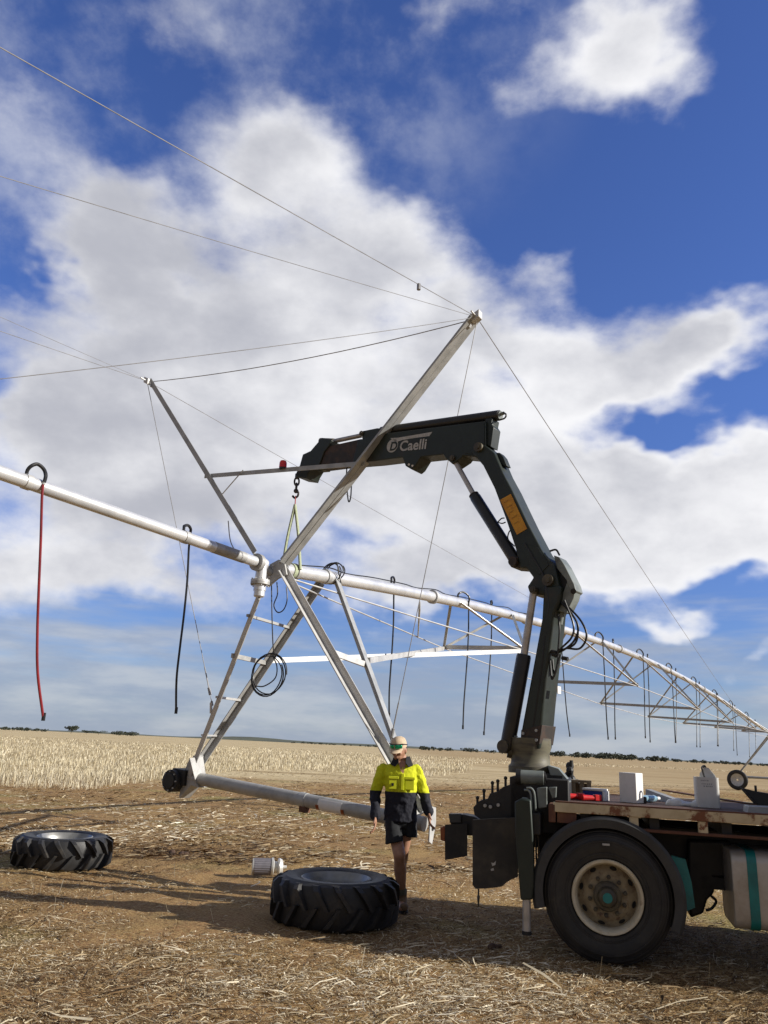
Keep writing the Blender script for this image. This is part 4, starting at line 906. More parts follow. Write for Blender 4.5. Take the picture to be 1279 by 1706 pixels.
# ---------------------------------------------------------------- truck
def build_truck():
    t = thing('flatbed_truck', 'flatbed truck with rusty cream deck rail and cream-rimmed rear wheel', 'truck', tp(2, 1.2, 0))
    L = 4.55
    MB().box(tp(L/2, 1.22, 1.215), TD*(L/2), TN*1.16, UPZ*.028).build('deck', M['rustdeck'], t, bev=.004)
    zt, zb = tpx(1100, 1347, 0).z, tpx(1100, 1364, 0).z
    MB().box(tp(L/2-.02, .03, (zt+zb)/2), TD*(L/2), TN*.03, UPZ*((zt-zb)/2)).build('side_rail', M['cream'], t, bev=.005)
    MB().box(tp(L/2, .035, zt+.004), TD*(L/2), TN*.035, UPZ*.006).build('rail_edge', M['rust'], t)
    MB().box(tp(L/2-.02, 2.41, (zt+zb)/2), TD*(L/2), TN*.03, UPZ*((zt-zb)/2)).build('side_rail', M['cream'], t, bev=.005)
    MB().box(tp(-.03, 1.22, 1.16), TD*.03, TN*1.22, UPZ*.075).build('rear_rail', M['rust'], t, bev=.005)
    tslab(MB(), [(928, 1353), (960, 1355), (960, 1373), (928, 1370)], .02, .04).build('rear_corner_plate', M['rust'], t)
    zl = tpx(1100, 1384, 0).z
    a0 = ta(1046, 1370)
    for px in (1056, 1171, 1290, 1420):
        a = ta(px, 1370); MB().box(tp(a, .035, (zb+zl)/2), TD*.038, TN*.025, UPZ*((zb-zl)/2)).build('rail_post', M['cream_post'], t, bev=.004)
    MB().box(tp((a0+L)/2, .035, zl-.008), TD*((L-a0)/2), TN*.03, UPZ*.012).build('rope_rail', M['rust'], t, bev=.003)
    for off in (.72, 1.68): MB().box(tp(3.05, off, .93), TD*3.3, TN*.045, UPZ*.13).build('chassis_rail', M['black'], t, bev=.008)
    for a in np.linspace(.25, 4.3, 8): MB().box(tp(a, 1.22, 1.13), TD*.04, TN*1.15, UPZ*.055).build('deck_bearer', M['black'], t)
    MB().box(tp(3.3, 1.2, 1.02), TD*1.3, TN*.75, UPZ*.05).build('subframe', M['black'], t)
    # wheels
    wc = tpx(1012, 1497, 0); aw = (wc-E0).dot(TD); R = .53
    def wheel(a, off, sg, dish=True):
        c = tp(a, off, R-.008); ax = TN*sg           # axis points inward from the outer face
        w = bpy.data.objects.new('wheel', None); col.objects.link(w); w.parent = t
        pr = [(.29, .03), (.31, .005), (.335, .003), (.337, -.006), (.347, -.006), (.349, .0), (.40, -.010), (.432, -.010), (.434, -.018), (.446, -.018), (.448, -.004), (.478, .004), (.480, -.002), (.490, .0), (.492, .010), (.508, .02), (.512, .035), (.522, .036), (.524, .046), (R, .05), (R+.002, .14), (R, .24), (.505, .27), (.46, .29), (.38, .298), (.31, .285), (.29, .26)]
        MB().lathe(pr, c, ax, 56, closed_prof=True).build('tyre', M['tyre'], w)
        if dish:
            q = c+UPZ*.415-ax*.012; MB().box(q, TD*.030, ax*.004, UPZ*.008).build('sidewall_mark', M['logo'], w)
        MB().lathe([(.245, .10), (.258, .02), (.270, .004), (.290, .0), (.296, .012), (.29, .03), (.283, .27), (.262, .26), (.252, .12)], c, ax, 56, closed_prof=True).build('rim', M['rim'], w)
        MB().lathe([(.06, .085), (.12, .085), (.168, .082), (.185, .094), (.215, .118), (.25, .13), (.25, .16), (.06, .12)], c, ax, 56, closed_prof=True).build('wheel_disc', M['rim_in'], w)
        if not dish: return
        u0 = UPZ; v0 = ax.cross(UPZ)
        for k in range(8):
            an = k*math.pi/4+.25; d = u0*math.cos(an)+v0*math.sin(an); tn = ax.cross(d); pc = c+d*.219+ax*.112
            sl = (d*.035+ax*.024).normalized(); nn = sl.cross(tn).normalized()
            if nn.dot(ax) > 0: nn = -nn
            MB().add([pc+nn*.006+sl*.019*math.cos(z)+tn*.030*math.sin(z) for z in np.linspace(0, 2*math.pi, 14)[:-1]], [tuple(range(13))]).build('hand_hole_shade', M['black'], w)  # flat black patch painted for the darkness inside the opening
        for k in range(10):
            an = k*math.pi/5+.1; d = u0*math.cos(an)+v0*math.sin(an); p = c+d*.150+ax*.084
            MB().tube([p, p-ax*.03, p-ax*.031, p-ax*.05], [.019, .018, .011, .010], 6).build('wheel_nut', M['grease'], w)
        MB().lathe([(.118, .09), (.118, .03), (.105, .015), (.085, .012), (.07, -.03), (.05, -.04), (.0001, -.042)], c, ax, 28).build('hub', M['grease'], w)
        MB().tube([c-ax*.035, c-ax*.05], .040, 20).build('hub_cap', M['teal'], w)
    wheel(aw, .0, 1); wheel(aw, .33, 1, False); wheel(aw, 2.44, -1, False); wheel(aw, 2.11, -1, False)
    wheel(aw+4.1, .06, 1); wheel(aw+4.1, 2.38, -1, False)
    MB().tube([tp(aw, .3, .52), tp(aw, 2.14, .52)], .09, 14).sphere(tp(aw, 1.22, .52), .2).build('axle', M['black'], t)
    MB().tube([tp(aw+4.1, .3, .52), tp(aw+4.1, 2.14, .52)], .06, 14).build('axle', M['black'], t)
    # mudguard
    c = tp(aw, 0, .535); ax = TN
    pr = [(.534, -.026), (.602, -.032), (.628, -.01), (.632, .60), (.614, .60), (.610, .01), (.600, -.012), (.536, -.010)]
    MB().lathe(pr, c, ax, 44, math.radians(-104), math.radians(113), UPZ, True).build('mudguard', M['guard'], t)
    MB().prism([tp(aw+x, .66, z) for x, z in ((-.62, .30), (-.62, .95), (-.3, 1.1), (.3, 1.1), (.66, .95), (.66, .22))], TN*.02).build('arch_dark_sheet', M['black'], t)  # black sheet added behind the wheel so the arch gap looks dark
    # teal chassis fittings and a black shadow mass behind the wheel, then the fuel tank
    tslab(MB(), [(898, 1428), (908, 1424), (910, 1440), (899, 1446)], .10, .05).build('guard_bracket', M['teal'], t)
    tslab(MB(), [(1118, 1425), (1142, 1432), (1152, 1470), (1158, 1512), (1140, 1520), (1132, 1490)], .14, .06).build('guard_bracket', M['teal'], t)
    tslab(MB(), [(1146, 1400), (1218, 1402), (1218, 1462), (1190, 1462), (1190, 1488), (1178, 1500), (1172, 1522), (1150, 1530), (1146, 1470)], .55, .5).build('under_deck_shadow', M['black'], t, bev=.02)  # black block put in for the shadows between wheel and tank
    q = tpx(1185, 1505, .5); MB().tube(crv([q+UPZ*.06, q+TD*.04+UPZ*.02, q-UPZ*.04, q-TD*.05-UPZ*.06], 5), .012, 7).build('air_hose', M['hose'], t)
    MB().box(tpx(1210, 1472, .6), TD*.2, TN*.05, UPZ*.05).build('tank_bracket', M['black'], t)
    a1 = ta(1221, 1480, .08); zt_, zb_ = tpx(1250, 1418, .08).z, tpx(1250, 1552, .08).z
    hh = (zt_-zb_)/2; cc = tp(a1+.62, .42, (zt_+zb_)/2); rr_ = []
    def tank(mb, x0, x1, g):
        prof = []
        for sx, sz, b0 in ((-1, 1, 90), (-1, -1, 180), (1, -1, 270), (1, 1, 0)):
            for k in range(6):
                an = math.radians(b0+k*18); prof.append((sx*(.34-.10)+(.10+g)*math.cos(an), sz*(hh-.10)+(.10+g)*math.sin(an)))
        mb.prism([cc+TD*x0+TN*x+UPZ*z for x, z in prof], TD*(x1-x0))
    mb = MB(); tank(mb, -.62, .62, 0); mb.build('fuel_tank', M['tank'], t, bev=.012)
    for x in (-.50, .40): mb = MB(); tank(mb, x, x+.075, .006); mb.build('tank_strap', M['teal'], t)
    # rear end: lamp bar, mudflaps, dangling chain
    tslab(MB(), [(787, 1366), (862, 1362), (862, 1461), (852, 1465), (844, 1470), (836, 1477), (824, 1479), (792, 1481), (787, 1474)], .18, .05).build('mudflap', M['flap'], t)
    mk = MB(); tslab(mk, [(818, 1437), (822, 1438), (826, 1434), (825, 1441), (820, 1443)], .172, .003); tslab(mk, [(817, 1448), (822, 1446), (823, 1450), (818, 1451)], .172, .003); mk.build('flap_mark', M['logo'], t)
    tslab(MB(), [(750, 1358), (772, 1357), (790, 1361), (800, 1366), (860, 1364), (860, 1392), (778, 1392), (750, 1373)], 1.15, .25).build('rear_bar', M['black'], t, bev=.01)
    tslab(MB(), [(747, 1356), (768, 1356), (768, 1371), (749, 1371)], 1.12, .12).build('lamp_box', M['guard'], t, bev=.006)
    tslab(MB(), [(741, 1374), (778, 1372), (778, 1426), (741, 1433)], 1.10, .02).build('mudflap', M['flap'], t)
    tslab(MB(), [(733, 1379), (741, 1376), (741, 1402), (734, 1400)], 1.10, .06).build('tail_lamp', M['amber'], t, bev=.006)
    q = tpx(797, 1481, .2); MB().tube([q, q-UPZ*.05, q-UPZ*.06, q-UPZ*.14], [.008, .008, .014, .006], 7).build('chain_end', M['hook'], t)
    # cab, beyond the right edge of the photograph
    cb = MB(); pf = [(4.75, .62), (4.75, 2.75), (4.95, 2.95), (6.35, 2.95), (6.85, 2.0), (6.95, 1.75), (6.95, .55)]
    cb.prism([tp(a, .04, z) for a, z in pf], TN*2.36); cb.build('cab', M['teal'], t, bev=.06)
    MB().prism([tp(a, .02, z) for a, z in ((5.3, 1.85), (5.3, 2.6), (6.2, 2.6), (6.55, 1.85))], TN*.03).build('door_window', M['cylinder'], t)
    MB().prism([tp(6.93, .2, 1.83), tp(6.93, 2.24, 1.83), tp(6.42, 2.24, 2.8), tp(6.42, .2, 2.8)], TD*.03).build('windscreen', M['cylinder'], t)
build_truck()

# ---------------------------------------------------------------- things lying on the deck
DZ = 1.245
def dk(px, py): return gnd(px, py, DZ)
def tilted_box(mb, c, yaw, sx, sy, sz, lean=0):
    ax = V3((math.cos(yaw), math.sin(yaw), 0)); ay = V3((-ax.y, ax.x, 0)); up = (UPZ+ax*lean).normalized()
    return mb.box(vv(c)+up*(sz/2), ax*(sx/2), ay*(sy/2), up*(sz/2))
YW = math.radians(-50)      # boxes turned so their right side faces the sun
c = dk(1054, 1338)
one('carton', tilted_box(MB(), c+V3((.01, .06, 0)), math.radians(-44), .175, .15, .275), M['white'], 'tall white carton standing on the deck edge', 'carton', None, bev=.006)
c = dk(996, 1334); t = thing('storage_box', 'blue and white storage box behind the red tools on the deck', 'box', c)
tilted_box(MB(), c+V3((0, .10, 0)), math.radians(-38), .20, .14, .085).build('body', M['blue'], t, bev=.006)
tilted_box(MB(), c+V3((0, .10, .087)), math.radians(-38), .21, .15, .022).build('lid', M['white'], t, bev=.006)
ax = V3((math.cos(math.radians(-38)), math.sin(math.radians(-38)), 0)); tilted_box(MB(), c+V3((0, .10, 0))+ax*.11, math.radians(-38), .012, .142, .088).build('end_panel', M['white'], t, bev=.003)
def red_tool(px0, px1, py, label, rr):
    a, b = dk(px0, py), dk(px1, py+1); t = thing('red_tool', label, 'tool', (a+b)/2, 'red tools on the deck'); u = UPZ*rr; d = (b-a).normalized()
    MB().tube([a+u, a.lerp(b, .62)+u], [rr, rr*.85], 14).build('handle', M['red'], t)
    MB().box(a.lerp(b, .82)+u*1.1, d*(b-a).length*.19, V3((-d.y, d.x, 0))*rr*1.0, UPZ*rr*1.05).build('head', M['red'], t, bev=.008)
red_tool(945, 972, 1332, 'left red tool lying at the rear corner of the deck', .030)
red_tool(970, 1000, 1334, 'right red tool lying in front of the blue and white box', .028)
a, b = dk(1066, 1337), dk(1098, 1336); t = thing('water_bottle', 'pale blue plastic bottle lying beside the white carton', 'bottle', (a+b)/2); u = UPZ*.034
MB().tube([a+u, a.lerp(b, .1)+u, a.lerp(b, .72)+u, a.lerp(b, .88)+u], [.028, .034, .033, .015], 16).build('body', M['water'], t)
MB().tube([a.lerp(b, .88)+u, b+u], .016, 12).build('cap', M['white'], t)
one('black_box', tilted_box(MB(), dk(1071, 1338), -.2, .07, .05, .06), M['cylinder'], 'small black object between the white carton and the bottle', 'box', bev=.01)
a, b = dk(1076, 1331)+UPZ*.10, dk(1140, 1340)+UPZ*.012
one('steel_angle', MB().angle(a, b, .07, .008, -UPZ, TN), M['galv_dull'], 'grey steel angle leaning down behind the bottle', 'steel angle')
def rag():
    c = dk(1143, 1343); r = random.Random(4); mb = MB()
    for k in range(9): mb.sphere(c+V3((r.uniform(-.13, .13), r.uniform(.0, .10), .01)), r.uniform(.04, .07), None, r.uniform(.02, .06), None, 10, 7)
    o = mb.build('plastic_bag', M['plastic'], None, loc=c, ang=60); tag(o, 'crumpled pale plastic bag lying left of the cut drum', 'bag')
    rm = o.modifiers.new('r', 'REMESH'); rm.mode = 'VOXEL'; rm.voxel_size = .012; rm.use_smooth_shade = True
    tx = bpy.data.textures.new('crumple', 'CLOUDS'); tx.noise_scale = .05; d = o.modifiers.new('d', 'DISPLACE'); d.texture = tx; d.strength = .03
rag()
def cut_drum():
    c = dk(1181, 1346)+TN*.10; t = thing('cut_drum', 'milky plastic drum cut open at the top with faded writing', 'drum', c)
    w, d, h = .105, .09, .27; ring = []
    for b0, sx, sy in ((0, 1, 1), (90, -1, 1), (180, -1, -1), (270, 1, -1)):
        for k in range(5):
            an = math.radians(b0+k*22.5); ring.append((sx*(w-.03)+.03*math.cos(an), sy*(d-.03)+.03*math.sin(an)))
    P = lambda x, y, z: c+TD*x+TN*y+UPZ*z
    mb = MB(); n = len(ring); vs = []
    for z, k in ((0, .97), (.02, 1), (h, 1), (h, .95), (.03, .95)): vs += [P(x*k, y*k, z) for x, y in ring]
    fs = [(i*n+j, i*n+(j+1) % n, (i+1)*n+(j+1) % n, (i+1)*n+j) for i in range(4) for j in range(n)]+[tuple(range(n)), tuple(4*n+j for j in range(n))]
    mb.add(vs, fs).build('body', M['plastic'], t)
    MB().add([P(-.05, d*.4, h-.01), P(.10, d*.4, h-.01), P(.09, d*.4, h+.02), P(.035, d*.3, h+.085), P(-.005, d*.2, h+.09), P(-.05, d*.3, h+.03)], [tuple(range(6))]).build('cut_flap', M['plastic'], t, smooth=False)
    MB().tube(crv([P(-.01, -.02, h-.02), P(-.025, -.02, h+.05), P(-.03, -.01, h+.09), P(0, .03, h+.09), P(.02, .05, h-.02)], 6), .016, 8, flat=.4).build('handle', M['cylinder'], t)
    ik = MB(); r = random.Random(3)
    for zz, x0, x1 in ((.235, -.055, .01), (.205, -.05, .035), (.185, -.035, .04)):
        x = x0
        while x < x1:
            l = r.uniform(.006, .014); ik.add([P(x, -d-.002, zz), P(x+l, -d-.002, zz+r.uniform(-.003, .003)), P(x+l, -d-.002, zz+.010), P(x, -d-.002, zz+.012)], [(0, 1, 2, 3)]); x += l+r.uniform(.004, .009)
    ik.build('handwriting', mat('faded_marker', (.34, .34, .35), rough=.8), t, smooth=False)
cut_drum()
a = dk(1190, 1330); 
mb = MB(); mb.prism([tp(1.9, 1.6, DZ), tp(1.9, 1.6, DZ+.10), tp(2.3, 1.58, DZ+.17), tp(4.3, 1.5, DZ+.15), tp(4.3, 1.5, DZ)], TN*.05)
one('rusty_plate', mb, M['rust'], 'long rusty steel plate lying across the deck behind the drum', 'steel plate')
mb = MB(); mb.bar(tp(1.0, 1.2, DZ+.12), tp(2.0, .75, DZ+.03), .12, .012); one('rusty_plate', mb, M['rust'], 'short rusty plate sloping down behind the grey steel angle', 'steel plate')
mb = MB(); mb.prism([tpx(x, y, .75) for x, y in ((1238, 1313), (1262, 1319), (1300, 1325), (1330, 1330), (1330, 1346), (1268, 1346), (1258, 1336))], TN*.22)
q = tpx(1259, 1318, .8); mb.tube([q-UPZ*.02, q+UPZ*.05], .012, 8)
one('steel_wedge', mb, M['black'], 'black pointed steel piece lying at the right end of the deck', 'steel piece', bev=.01)
mb = MB(); mb.prism([tpx(x, y, .45) for x, y in ((1247, 1343), (1330, 1347), (1330, 1360), (1245, 1356))], TN*.25)
one('grey_slab', mb, M['galv_dull'], 'flat grey slab at the right end of the deck under the black steel piece', 'slab', bev=.006)
t = thing('timber_crate', 'small weathered timber crate at the rear of the deck beside the crane base', 'crate', dk(958, 1331)+TN*.35)
cx = dk(960, 1332)+TN*.35
for dx in (-.12, -.035, .05, .12):
    MB().box(cx+TD*dx+UPZ*.075, TD*.022, TN*.012, UPZ*.075).build('slat', M['wood'], t)
MB().box(cx+TN*.10+UPZ*.07, TD*.13, TN*.012, UPZ*.07).build('back_board', M['wood'], t)
MB().box(cx+UPZ*.16+TN*.05, TD*.145, TN*.07, UPZ*.012).build('top_board', M['wood'], t)
q = dk(950, 1330)+TN*.6; mb = MB(); r = random.Random(8)
for k in range(7): mb.sphere(q+V3((r.uniform(-.05, .05), r.uniform(-.04, .04), .03+k*.045)), r.uniform(.035, .06), nu=9, nv=6)
mb.tube([q, q+UPZ*.36], .02, 8); one('black_tool', mb, M['black'], 'black lumpy tool standing upright behind the timber crate', 'tool', ang=25)

# ---------------------------------------------------------------- worker
def remesh(o, vs, sm=4, disp=None):
    r = o.modifiers.new('join', 'REMESH'); r.mode = 'VOXEL'; r.voxel_size = vs; r.use_smooth_shade = True
    s = o.modifiers.new('soft', 'SMOOTH'); s.factor = .5; s.iterations = sm
    if disp:
        tx = bpy.data.textures.new('folds', 'CLOUDS'); tx.noise_scale = disp[1]; d = o.modifiers.new('folds', 'DISPLACE'); d.texture = tx; d.strength = disp[0]; d.mid_level = .5
    return o
def two_tone(zcut):
    m = bpy.data.materials.new('hi_vis_shirt_cotton'); m.use_nodes = True; N = m.node_tree.nodes; L = m.node_tree.links; b = N['Principled BSDF']; b.inputs['Roughness'].default_value = .85
    tc = N.new('ShaderNodeTexCoord'); sp = N.new('ShaderNodeSeparateXYZ'); L.new(tc.outputs['Object'], sp.inputs[0])
    r = N.new('ShaderNodeMapRange'); L.new(sp.outputs[2], r.inputs[0]); r.inputs[1].default_value = zcut-.004; r.inputs[2].default_value = zcut+.004
    x = N.new('ShaderNodeMix'); x.data_type = 'RGBA'; L.new(r.outputs[0], x.inputs[0]); x.inputs[6].default_value = (.008, .009, .018, 1); x.inputs[7].default_value = (.62, .66, .012, 1)
    L.new(x.outputs[2], b.inputs['Base Color'])
    n = N.new('ShaderNodeTexNoise'); n.inputs['Scale'].default_value = 14; n.inputs['Detail'].default_value = 4; L.new(tc.outputs['Object'], n.inputs['Vector'])
    bp = N.new('ShaderNodeBump'); bp.inputs['Strength'].default_value = .45; bp.inputs['Distance'].default_value = .03; L.new(n.outputs[0], bp.inputs['Height']); L.new(bp.outputs[0], b.inputs['Normal'])
    return m
def build_person():
    base = V3((.42, 9.24, 0)); t = thing('person', 'person in yellow and navy work shirt, dark shorts, beige cap walking towards the camera', 'person', base)
    YT = 9.16; X = V3((1, 0, 0)); Y = V3((0, 1, 0)); P = lambda px, py, y=YT: at(px, py, y)
    nb = P(669, 1269, 9.21); sL, sR = P(637, 1279, 9.22), P(693, 1279, 9.20)
    eL, eR = P(625, 1320, 9.24), P(705, 1318, 9.22); wL, wR = P(625, 1360, 9.10), P(714, 1353, 9.12)
    hipc = P(667, 1366, 9.22); hL, hR = hipc-X*.085, hipc+X*.085
    kL = P(665, 1424, 9.06); aL = V3((.385, 9.30, .13)); kR = P(673, 1414, 9.27); aR = V3((.375, 9.60, .27))
    hc = P(664.5, 1248, 9.17); hf = V3((-.42, -.87, -.22)).normalized(); hx = hf.cross(UPZ).normalized(); hu = hx.cross(hf).normalized()
    if hu.z < 0: hu = -hu
    HR = Matrix((hx, -hf, hu)).transposed()
    b = MB()
    # torso core under the shirt
    b.loft([(hipc-UPZ*.04, X*.12, Y*.09), (hipc+UPZ*.05, X*.15, Y*.105), (hipc.lerp(nb, .45), X*.14, Y*.10), (hipc.lerp(nb, .75), X*.165, Y*.11), (hipc.lerp(nb, .90), X*.12, Y*.080), (nb+UPZ*.01, X*.065, Y*.06)], 20)
    b.chain([nb-UPZ*.03, nb+UPZ*.03-Y*.01, hc-hu*.06+hf*(-.01)], [.062, .056, .056], 14)
    # head
    b.sphere(hc, .076, .097, .112, HR, 20, 14); b.sphere(hc-hu*.062+hf*.030, .054, .062, .058, HR, 16, 10); b.sphere(hc-hu*.095+hf*.062, .024, .022, .02, HR, 10, 8)
    b.sphere(hc-hu*.02+hf*.098, .014, .022, .026, HR, 10, 8); b.sphere(hc-hu*.036+hf*.108, .017, .015, .012, HR, 10, 8)
    b.sphere(hc-hu*.068+hf*.088, .024, .012, .007, HR, 10, 6); b.sphere(hc-hu*.078+hf*.086, .021, .012, .007, HR, 10, 6)
    for s in (-1, 1):
        b.sphere(hc+hx*.078*s-hu*.012-hf*.005, .012, .022, .032, HR, 10, 8); b.sphere(hc+hx*.032*s+hf*.084+hu*.005, .016, .012, .010, HR, 10, 6)
        b.sphere(hc+hx*.038*s+hf*.068-hu*.03, .022, .02, .02, HR, 10, 6)
    # arms and hands
    def arm(s, e, w, side):
        b.chain([s-UPZ*.022, s.lerp(e, .5), e, e.lerp(w, .35), w], [.040, .048, .041, .040, .028], 12)
        d = ((w-e).normalized()*.55-UPZ*.75-Y*.12).normalized(); fwd = -Y; fwd = (fwd-d*fwd.dot(d)).normalized(); out = d.cross(fwd)*side
        # palm faces the thigh; fingers spread along the walking direction
        pc = w+d*.055; R_ = Matrix((fwd, out, d)).transposed(); b.sphere(pc, .040, .019, .058, R_, 14, 10); b.sphere(w+d*.012, .029, .022, .035, R_, 12, 8)
        for k, (ln, o_) in enumerate(((.070, .030), (.080, .010), (.074, -.011), (.058, -.030))):
            r0 = pc+d*.045+fwd*o_; inn = -out
            k1 = r0+d*ln*.45+inn*.008+fwd*o_*.12; k2 = k1+d*ln*.33+inn*.018; k3 = k2+d*ln*.22+inn*.022
            b.chain([r0, k1, k2, k3], [.0100, .0092, .0084, .0072], 8)
        th = w+d*.028+fwd*.032; t1 = th+d*.030+fwd*.022-out*.006; t2 = t1+d*.030+fwd*.004-out*.010; b.chain([th, t1, t2], [.013, .011, .009], 8)
    arm(sL, eL, wL, -1); arm(sR, eR, wR, 1)
    # legs
    b.chain([hL, hL.lerp(kL, .5), kL, kL.lerp(aL, .16)+Y*.005, kL.lerp(aL, .36)+Y*.018, kL.lerp(aL, .68), aL], [.074, .072, .064, .060, .067, .052, .041], 16)
    b.chain([hR, hR.lerp(kR, .5), kR, kR.lerp(aR, .30)+Y*.02, kR.lerp(aR, .65), aR], [.072, .064, .054, .058, .044, .037], 16)
    b.chain([aL, aL-UPZ*.05, aL-Y*.14-UPZ*.085], [.038, .042, .034]); b.chain([aR, aR-UPZ*.09-Y*.03, aR-Y*.05-UPZ*.2], [.038, .042, .034])
    remesh(b.build('body', M['skin'], t), .0058, 2)
    # shirt
    s = MB(); hem = hipc-UPZ*.015
    s.loft([(hem, X*.182, Y*.142), (hem+UPZ*.10, X*.178, Y*.135), (hipc.lerp(nb, .40), X*.172, Y*.128), (hipc.lerp(nb, .62), X*.190, Y*.136), (hipc.lerp(nb, .80), X*.200, Y*.130), (hipc.lerp(nb, .895), X*.195, Y*.105), (hipc.lerp(nb, .945), X*.150, Y*.09), (hipc.lerp(nb, .985), X*.095, Y*.08), (nb+UPZ*.005, X*.072, Y*.072)], 28)
    for sh, e, w in ((sL, eL, wL), (sR, eR, wR)): s.chain([sh-UPZ*.018, sh.lerp(e, .5), e, e.lerp(w, .5), w-(w-e)*.02], [.060, .066, .060, .056, .053], 14)
    zc = P(665, 1319).z; so = s.build('shirt', two_tone(zc), t); remesh(so, .0085, 4, (.034, .075))
    # neck opening, collar, pockets, placket
    fy = -Y
    ch = hipc.lerp(nb, .80)-Y*.135
    MB().prism([nb-Y*.078+X*-.045+UPZ*.012, nb-Y*.078+X*.048+UPZ*.012, nb-Y*.125-UPZ*.155+X*.012], -Y*.012).build('neck_opening', M['skin'], t)
    for sg, dx in ((-1, 0), (1, .01)):
        MB().prism([nb+X*sg*.045-Y*.07+UPZ*.055, nb+X*sg*.085-Y*.03+UPZ*.060, nb+X*sg*.125-Y*.055-UPZ*.035, nb+X*sg*.075-Y*.115-UPZ*.055, nb+X*sg*.035-Y*.11-UPZ*.01], (-Y*.018+UPZ*.004)).build('collar', M['collar'], t, bev=.004)
    MB().lathe([(.070, -.01), (.082, .0), (.076, .055), (.066, .055), (.064, .0)], nb, UPZ, 24, math.radians(60), math.radians(300), -Y, True).build('collar', M['collar'], t)
    yel = mat('hi_vis_yellow_trim', (.62, .66, .012), (.5, .54, .01), rough=.85)
    for sg in (-1, 1):
        q = ch+X*.088*sg-UPZ*.045; MB().box(q, X*.055, Y*.010, UPZ*.014).build('pocket_flap', yel, t, bev=.004); MB().box(q-UPZ*.065+Y*.006, X*.050, Y*.008, UPZ*.055).build('pocket', yel, t, bev=.006)
    MB().box(ch-UPZ*.085+X*.010-Y*.002, X*.017, Y*.010, UPZ*.085).build('placket', yel, t, bev=.004)
    MB().box(ch-X*.095-UPZ*.115-Y*.006, X*.012, Y*.004, UPZ*.014).build('pocket_badge', M['collar'], t)
    # shorts
    k = MB(); k.loft([(hipc+UPZ*.045, X*.155, Y*.115), (hipc-UPZ*.03, X*.168, Y*.125), (hipc-UPZ*.075, X*.155, Y*.112)], 26); k.sphere(hipc-UPZ*.11, .075, .09, .06)
    hemL = P(657, 1404, 9.09); hemR = P(684, 1394, 9.22)
    k.loft([(hL+UPZ*.02, X*.090, Y*.115), (hL.lerp(hemL, .5), X*.092, Y*.105), (hemL, X*.096+UPZ*.022, Y*.095-UPZ*.012)], 22); k.loft([(hR+UPZ*.02, X*.090, Y*.115), (hR.lerp(hemR, .5), X*.080, Y*.100), (hemR, X*.076-UPZ*.008, Y*.092)], 22)
    remesh(k.build('shorts', M['shorts'], t), .0085, 4, (.018, .10))
    # boots and socks
    def boot(a, toe, up):
        f = (toe-a); f = (f-up*f.dot(up)).normalized(); side = f.cross(up); m_ = MB(); lo = a-up*.105
        m_.loft([(a+up*.08, side*.055, f*.058), (a, side*.052, f*.058), (a-up*.05+f*.01, side*.052, f*.075), (lo+up*.02+f*.045, side*.050, f*.125), (lo+f*.055, side*.053, f*.135)], 20)
        m_.sphere(lo+f*.14+up*.035, .047, .05, .038, Matrix((side, f, up)).transposed(), 14, 8)
        remesh(m_.build('boot', M['boot'], t), .008, 3)
        MB().prism([lo+side*.054*math.cos(q)*(1-.25*math.sin(q)*(math.sin(q) < 0))+f*(.055+.142*math.sin(q))-up*.0 for q in np.linspace(0, 2*math.pi, 24)[:-1]], -up*.024).build('boot_sole', M['black'], t)
    boot(aL, aL-Y*.2+X*.03, UPZ); boot(aR, aR-Y*.10-UPZ*.2, (UPZ*.55+Y*.85).normalized())
    for a, kk in ((aL, kL), (aR, kR)):
        d = (kk-a).normalized(); MB().tube([a+d*.05, a+d*.12, a+d*.17], [.050, .049, .050], 16).build('sock', M['sock'], t)
    # cap, brim, sunglasses, hair
    c0 = hc+hu*.022; n = 28; vs = []; prof = [(1.0, 0), (1.03, .025), (.99, .055), (.82, .088), (.5, .108), (.12, .115)]
    cm = MB(); cm.loft([(c0+hu*h, hx*.083*r_, hf*.104*r_) for r_, h in prof], 28); cm.build('cap', M['cap'], t, ang=70)
    bm_ = MB(); top = []; bot = []
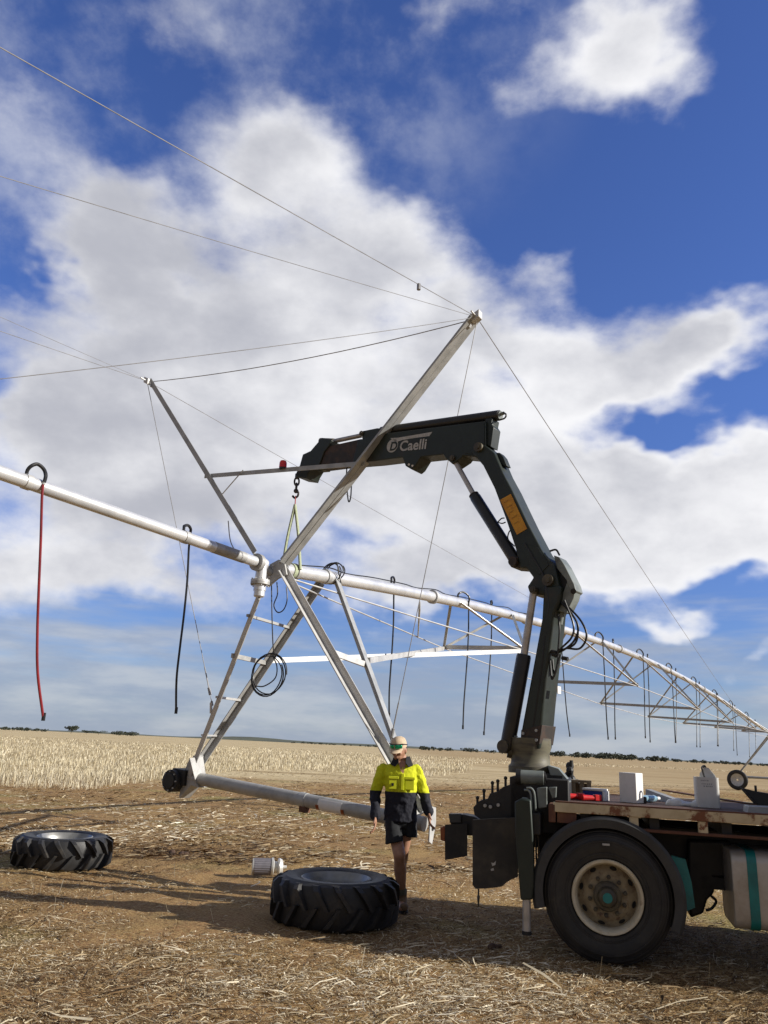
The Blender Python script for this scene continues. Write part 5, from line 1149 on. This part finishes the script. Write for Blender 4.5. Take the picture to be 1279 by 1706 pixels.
    for j in range(5):
        for i in range(13):
            an = -1.05+2.1*i/12; r_ = j/4; base_ = c0+hx*.084*math.sin(an)+hf*.104*math.cos(an); tip_ = c0+hx*.074*math.sin(an)+hf*(.104*math.cos(an)+.072*math.cos(an*.95))-hu*(.030-.016*math.sin(an)**2+.018*math.sin(an)**2)
            p = base_.lerp(tip_, r_)-hu*.012*r_*(1-r_); top.append(p); bot.append(p-hu*.005)
    I = lambda j, i: j*13+i
    fs = [(I(j, i), I(j, i+1), I(j+1, i+1), I(j+1, i)) for j in range(4) for i in range(12)]; o = 65
    fs += [tuple(x+o for x in f[::-1]) for f in fs]; fs += [(I(4, i), I(4, i+1), I(4, i+1)+o, I(4, i)+o) for i in range(12)]+[(I(j, 0), I(j+1, 0), I(j+1, 0)+o, I(j, 0)+o) for j in range(4)]+[(I(j, 12), I(j+1, 12), I(j+1, 12)+o, I(j, 12)+o) for j in range(4)]
    bm_.add(top+bot, fs).build('cap_brim', M['cap'], t, ang=70)
    g = MB()
    for sg in (-1, 1):
        vs = []
        for j in range(4):
            for i in range(7):
                an = sg*(.10+.75*i/6); vs.append(c0+hx*.098*math.sin(an)*1.0+hf*.119*math.cos(an)+hu*(.006+.040*j/3*(1-.12*(i/6))))
        g.add(vs, [(j*7+i, j*7+i+1, (j+1)*7+i+1, (j+1)*7+i) for j in range(3) for i in range(6)])
    go = g.build('sunglass_lens', M['lens'], t, ang=70); sd = go.modifiers.new('s', 'SOLIDIFY'); sd.thickness = .006
    fr = MB(); fr.tube([c0+hx*.099*math.sin(a)+hf*.119*math.cos(a)+hu*.050 for a in np.linspace(-.92, .92, 15)], .005, 7)
    for sg in (-1, 1): fr.tube(crv([c0+hx*.080*sg+hf*.072+hu*.048, c0+hx*.087*sg+hf*.01+hu*.035, c0+hx*.082*sg-hf*.05+hu*.018], 5), .005, 7)
    fr.build('sunglass_frame', M['cylinder'], t)
    MB().sphere(hc-hf*.022-hu*.004, .080, .092, .088, HR, 18, 12).build('hair', M['hair'], t)
build_person()
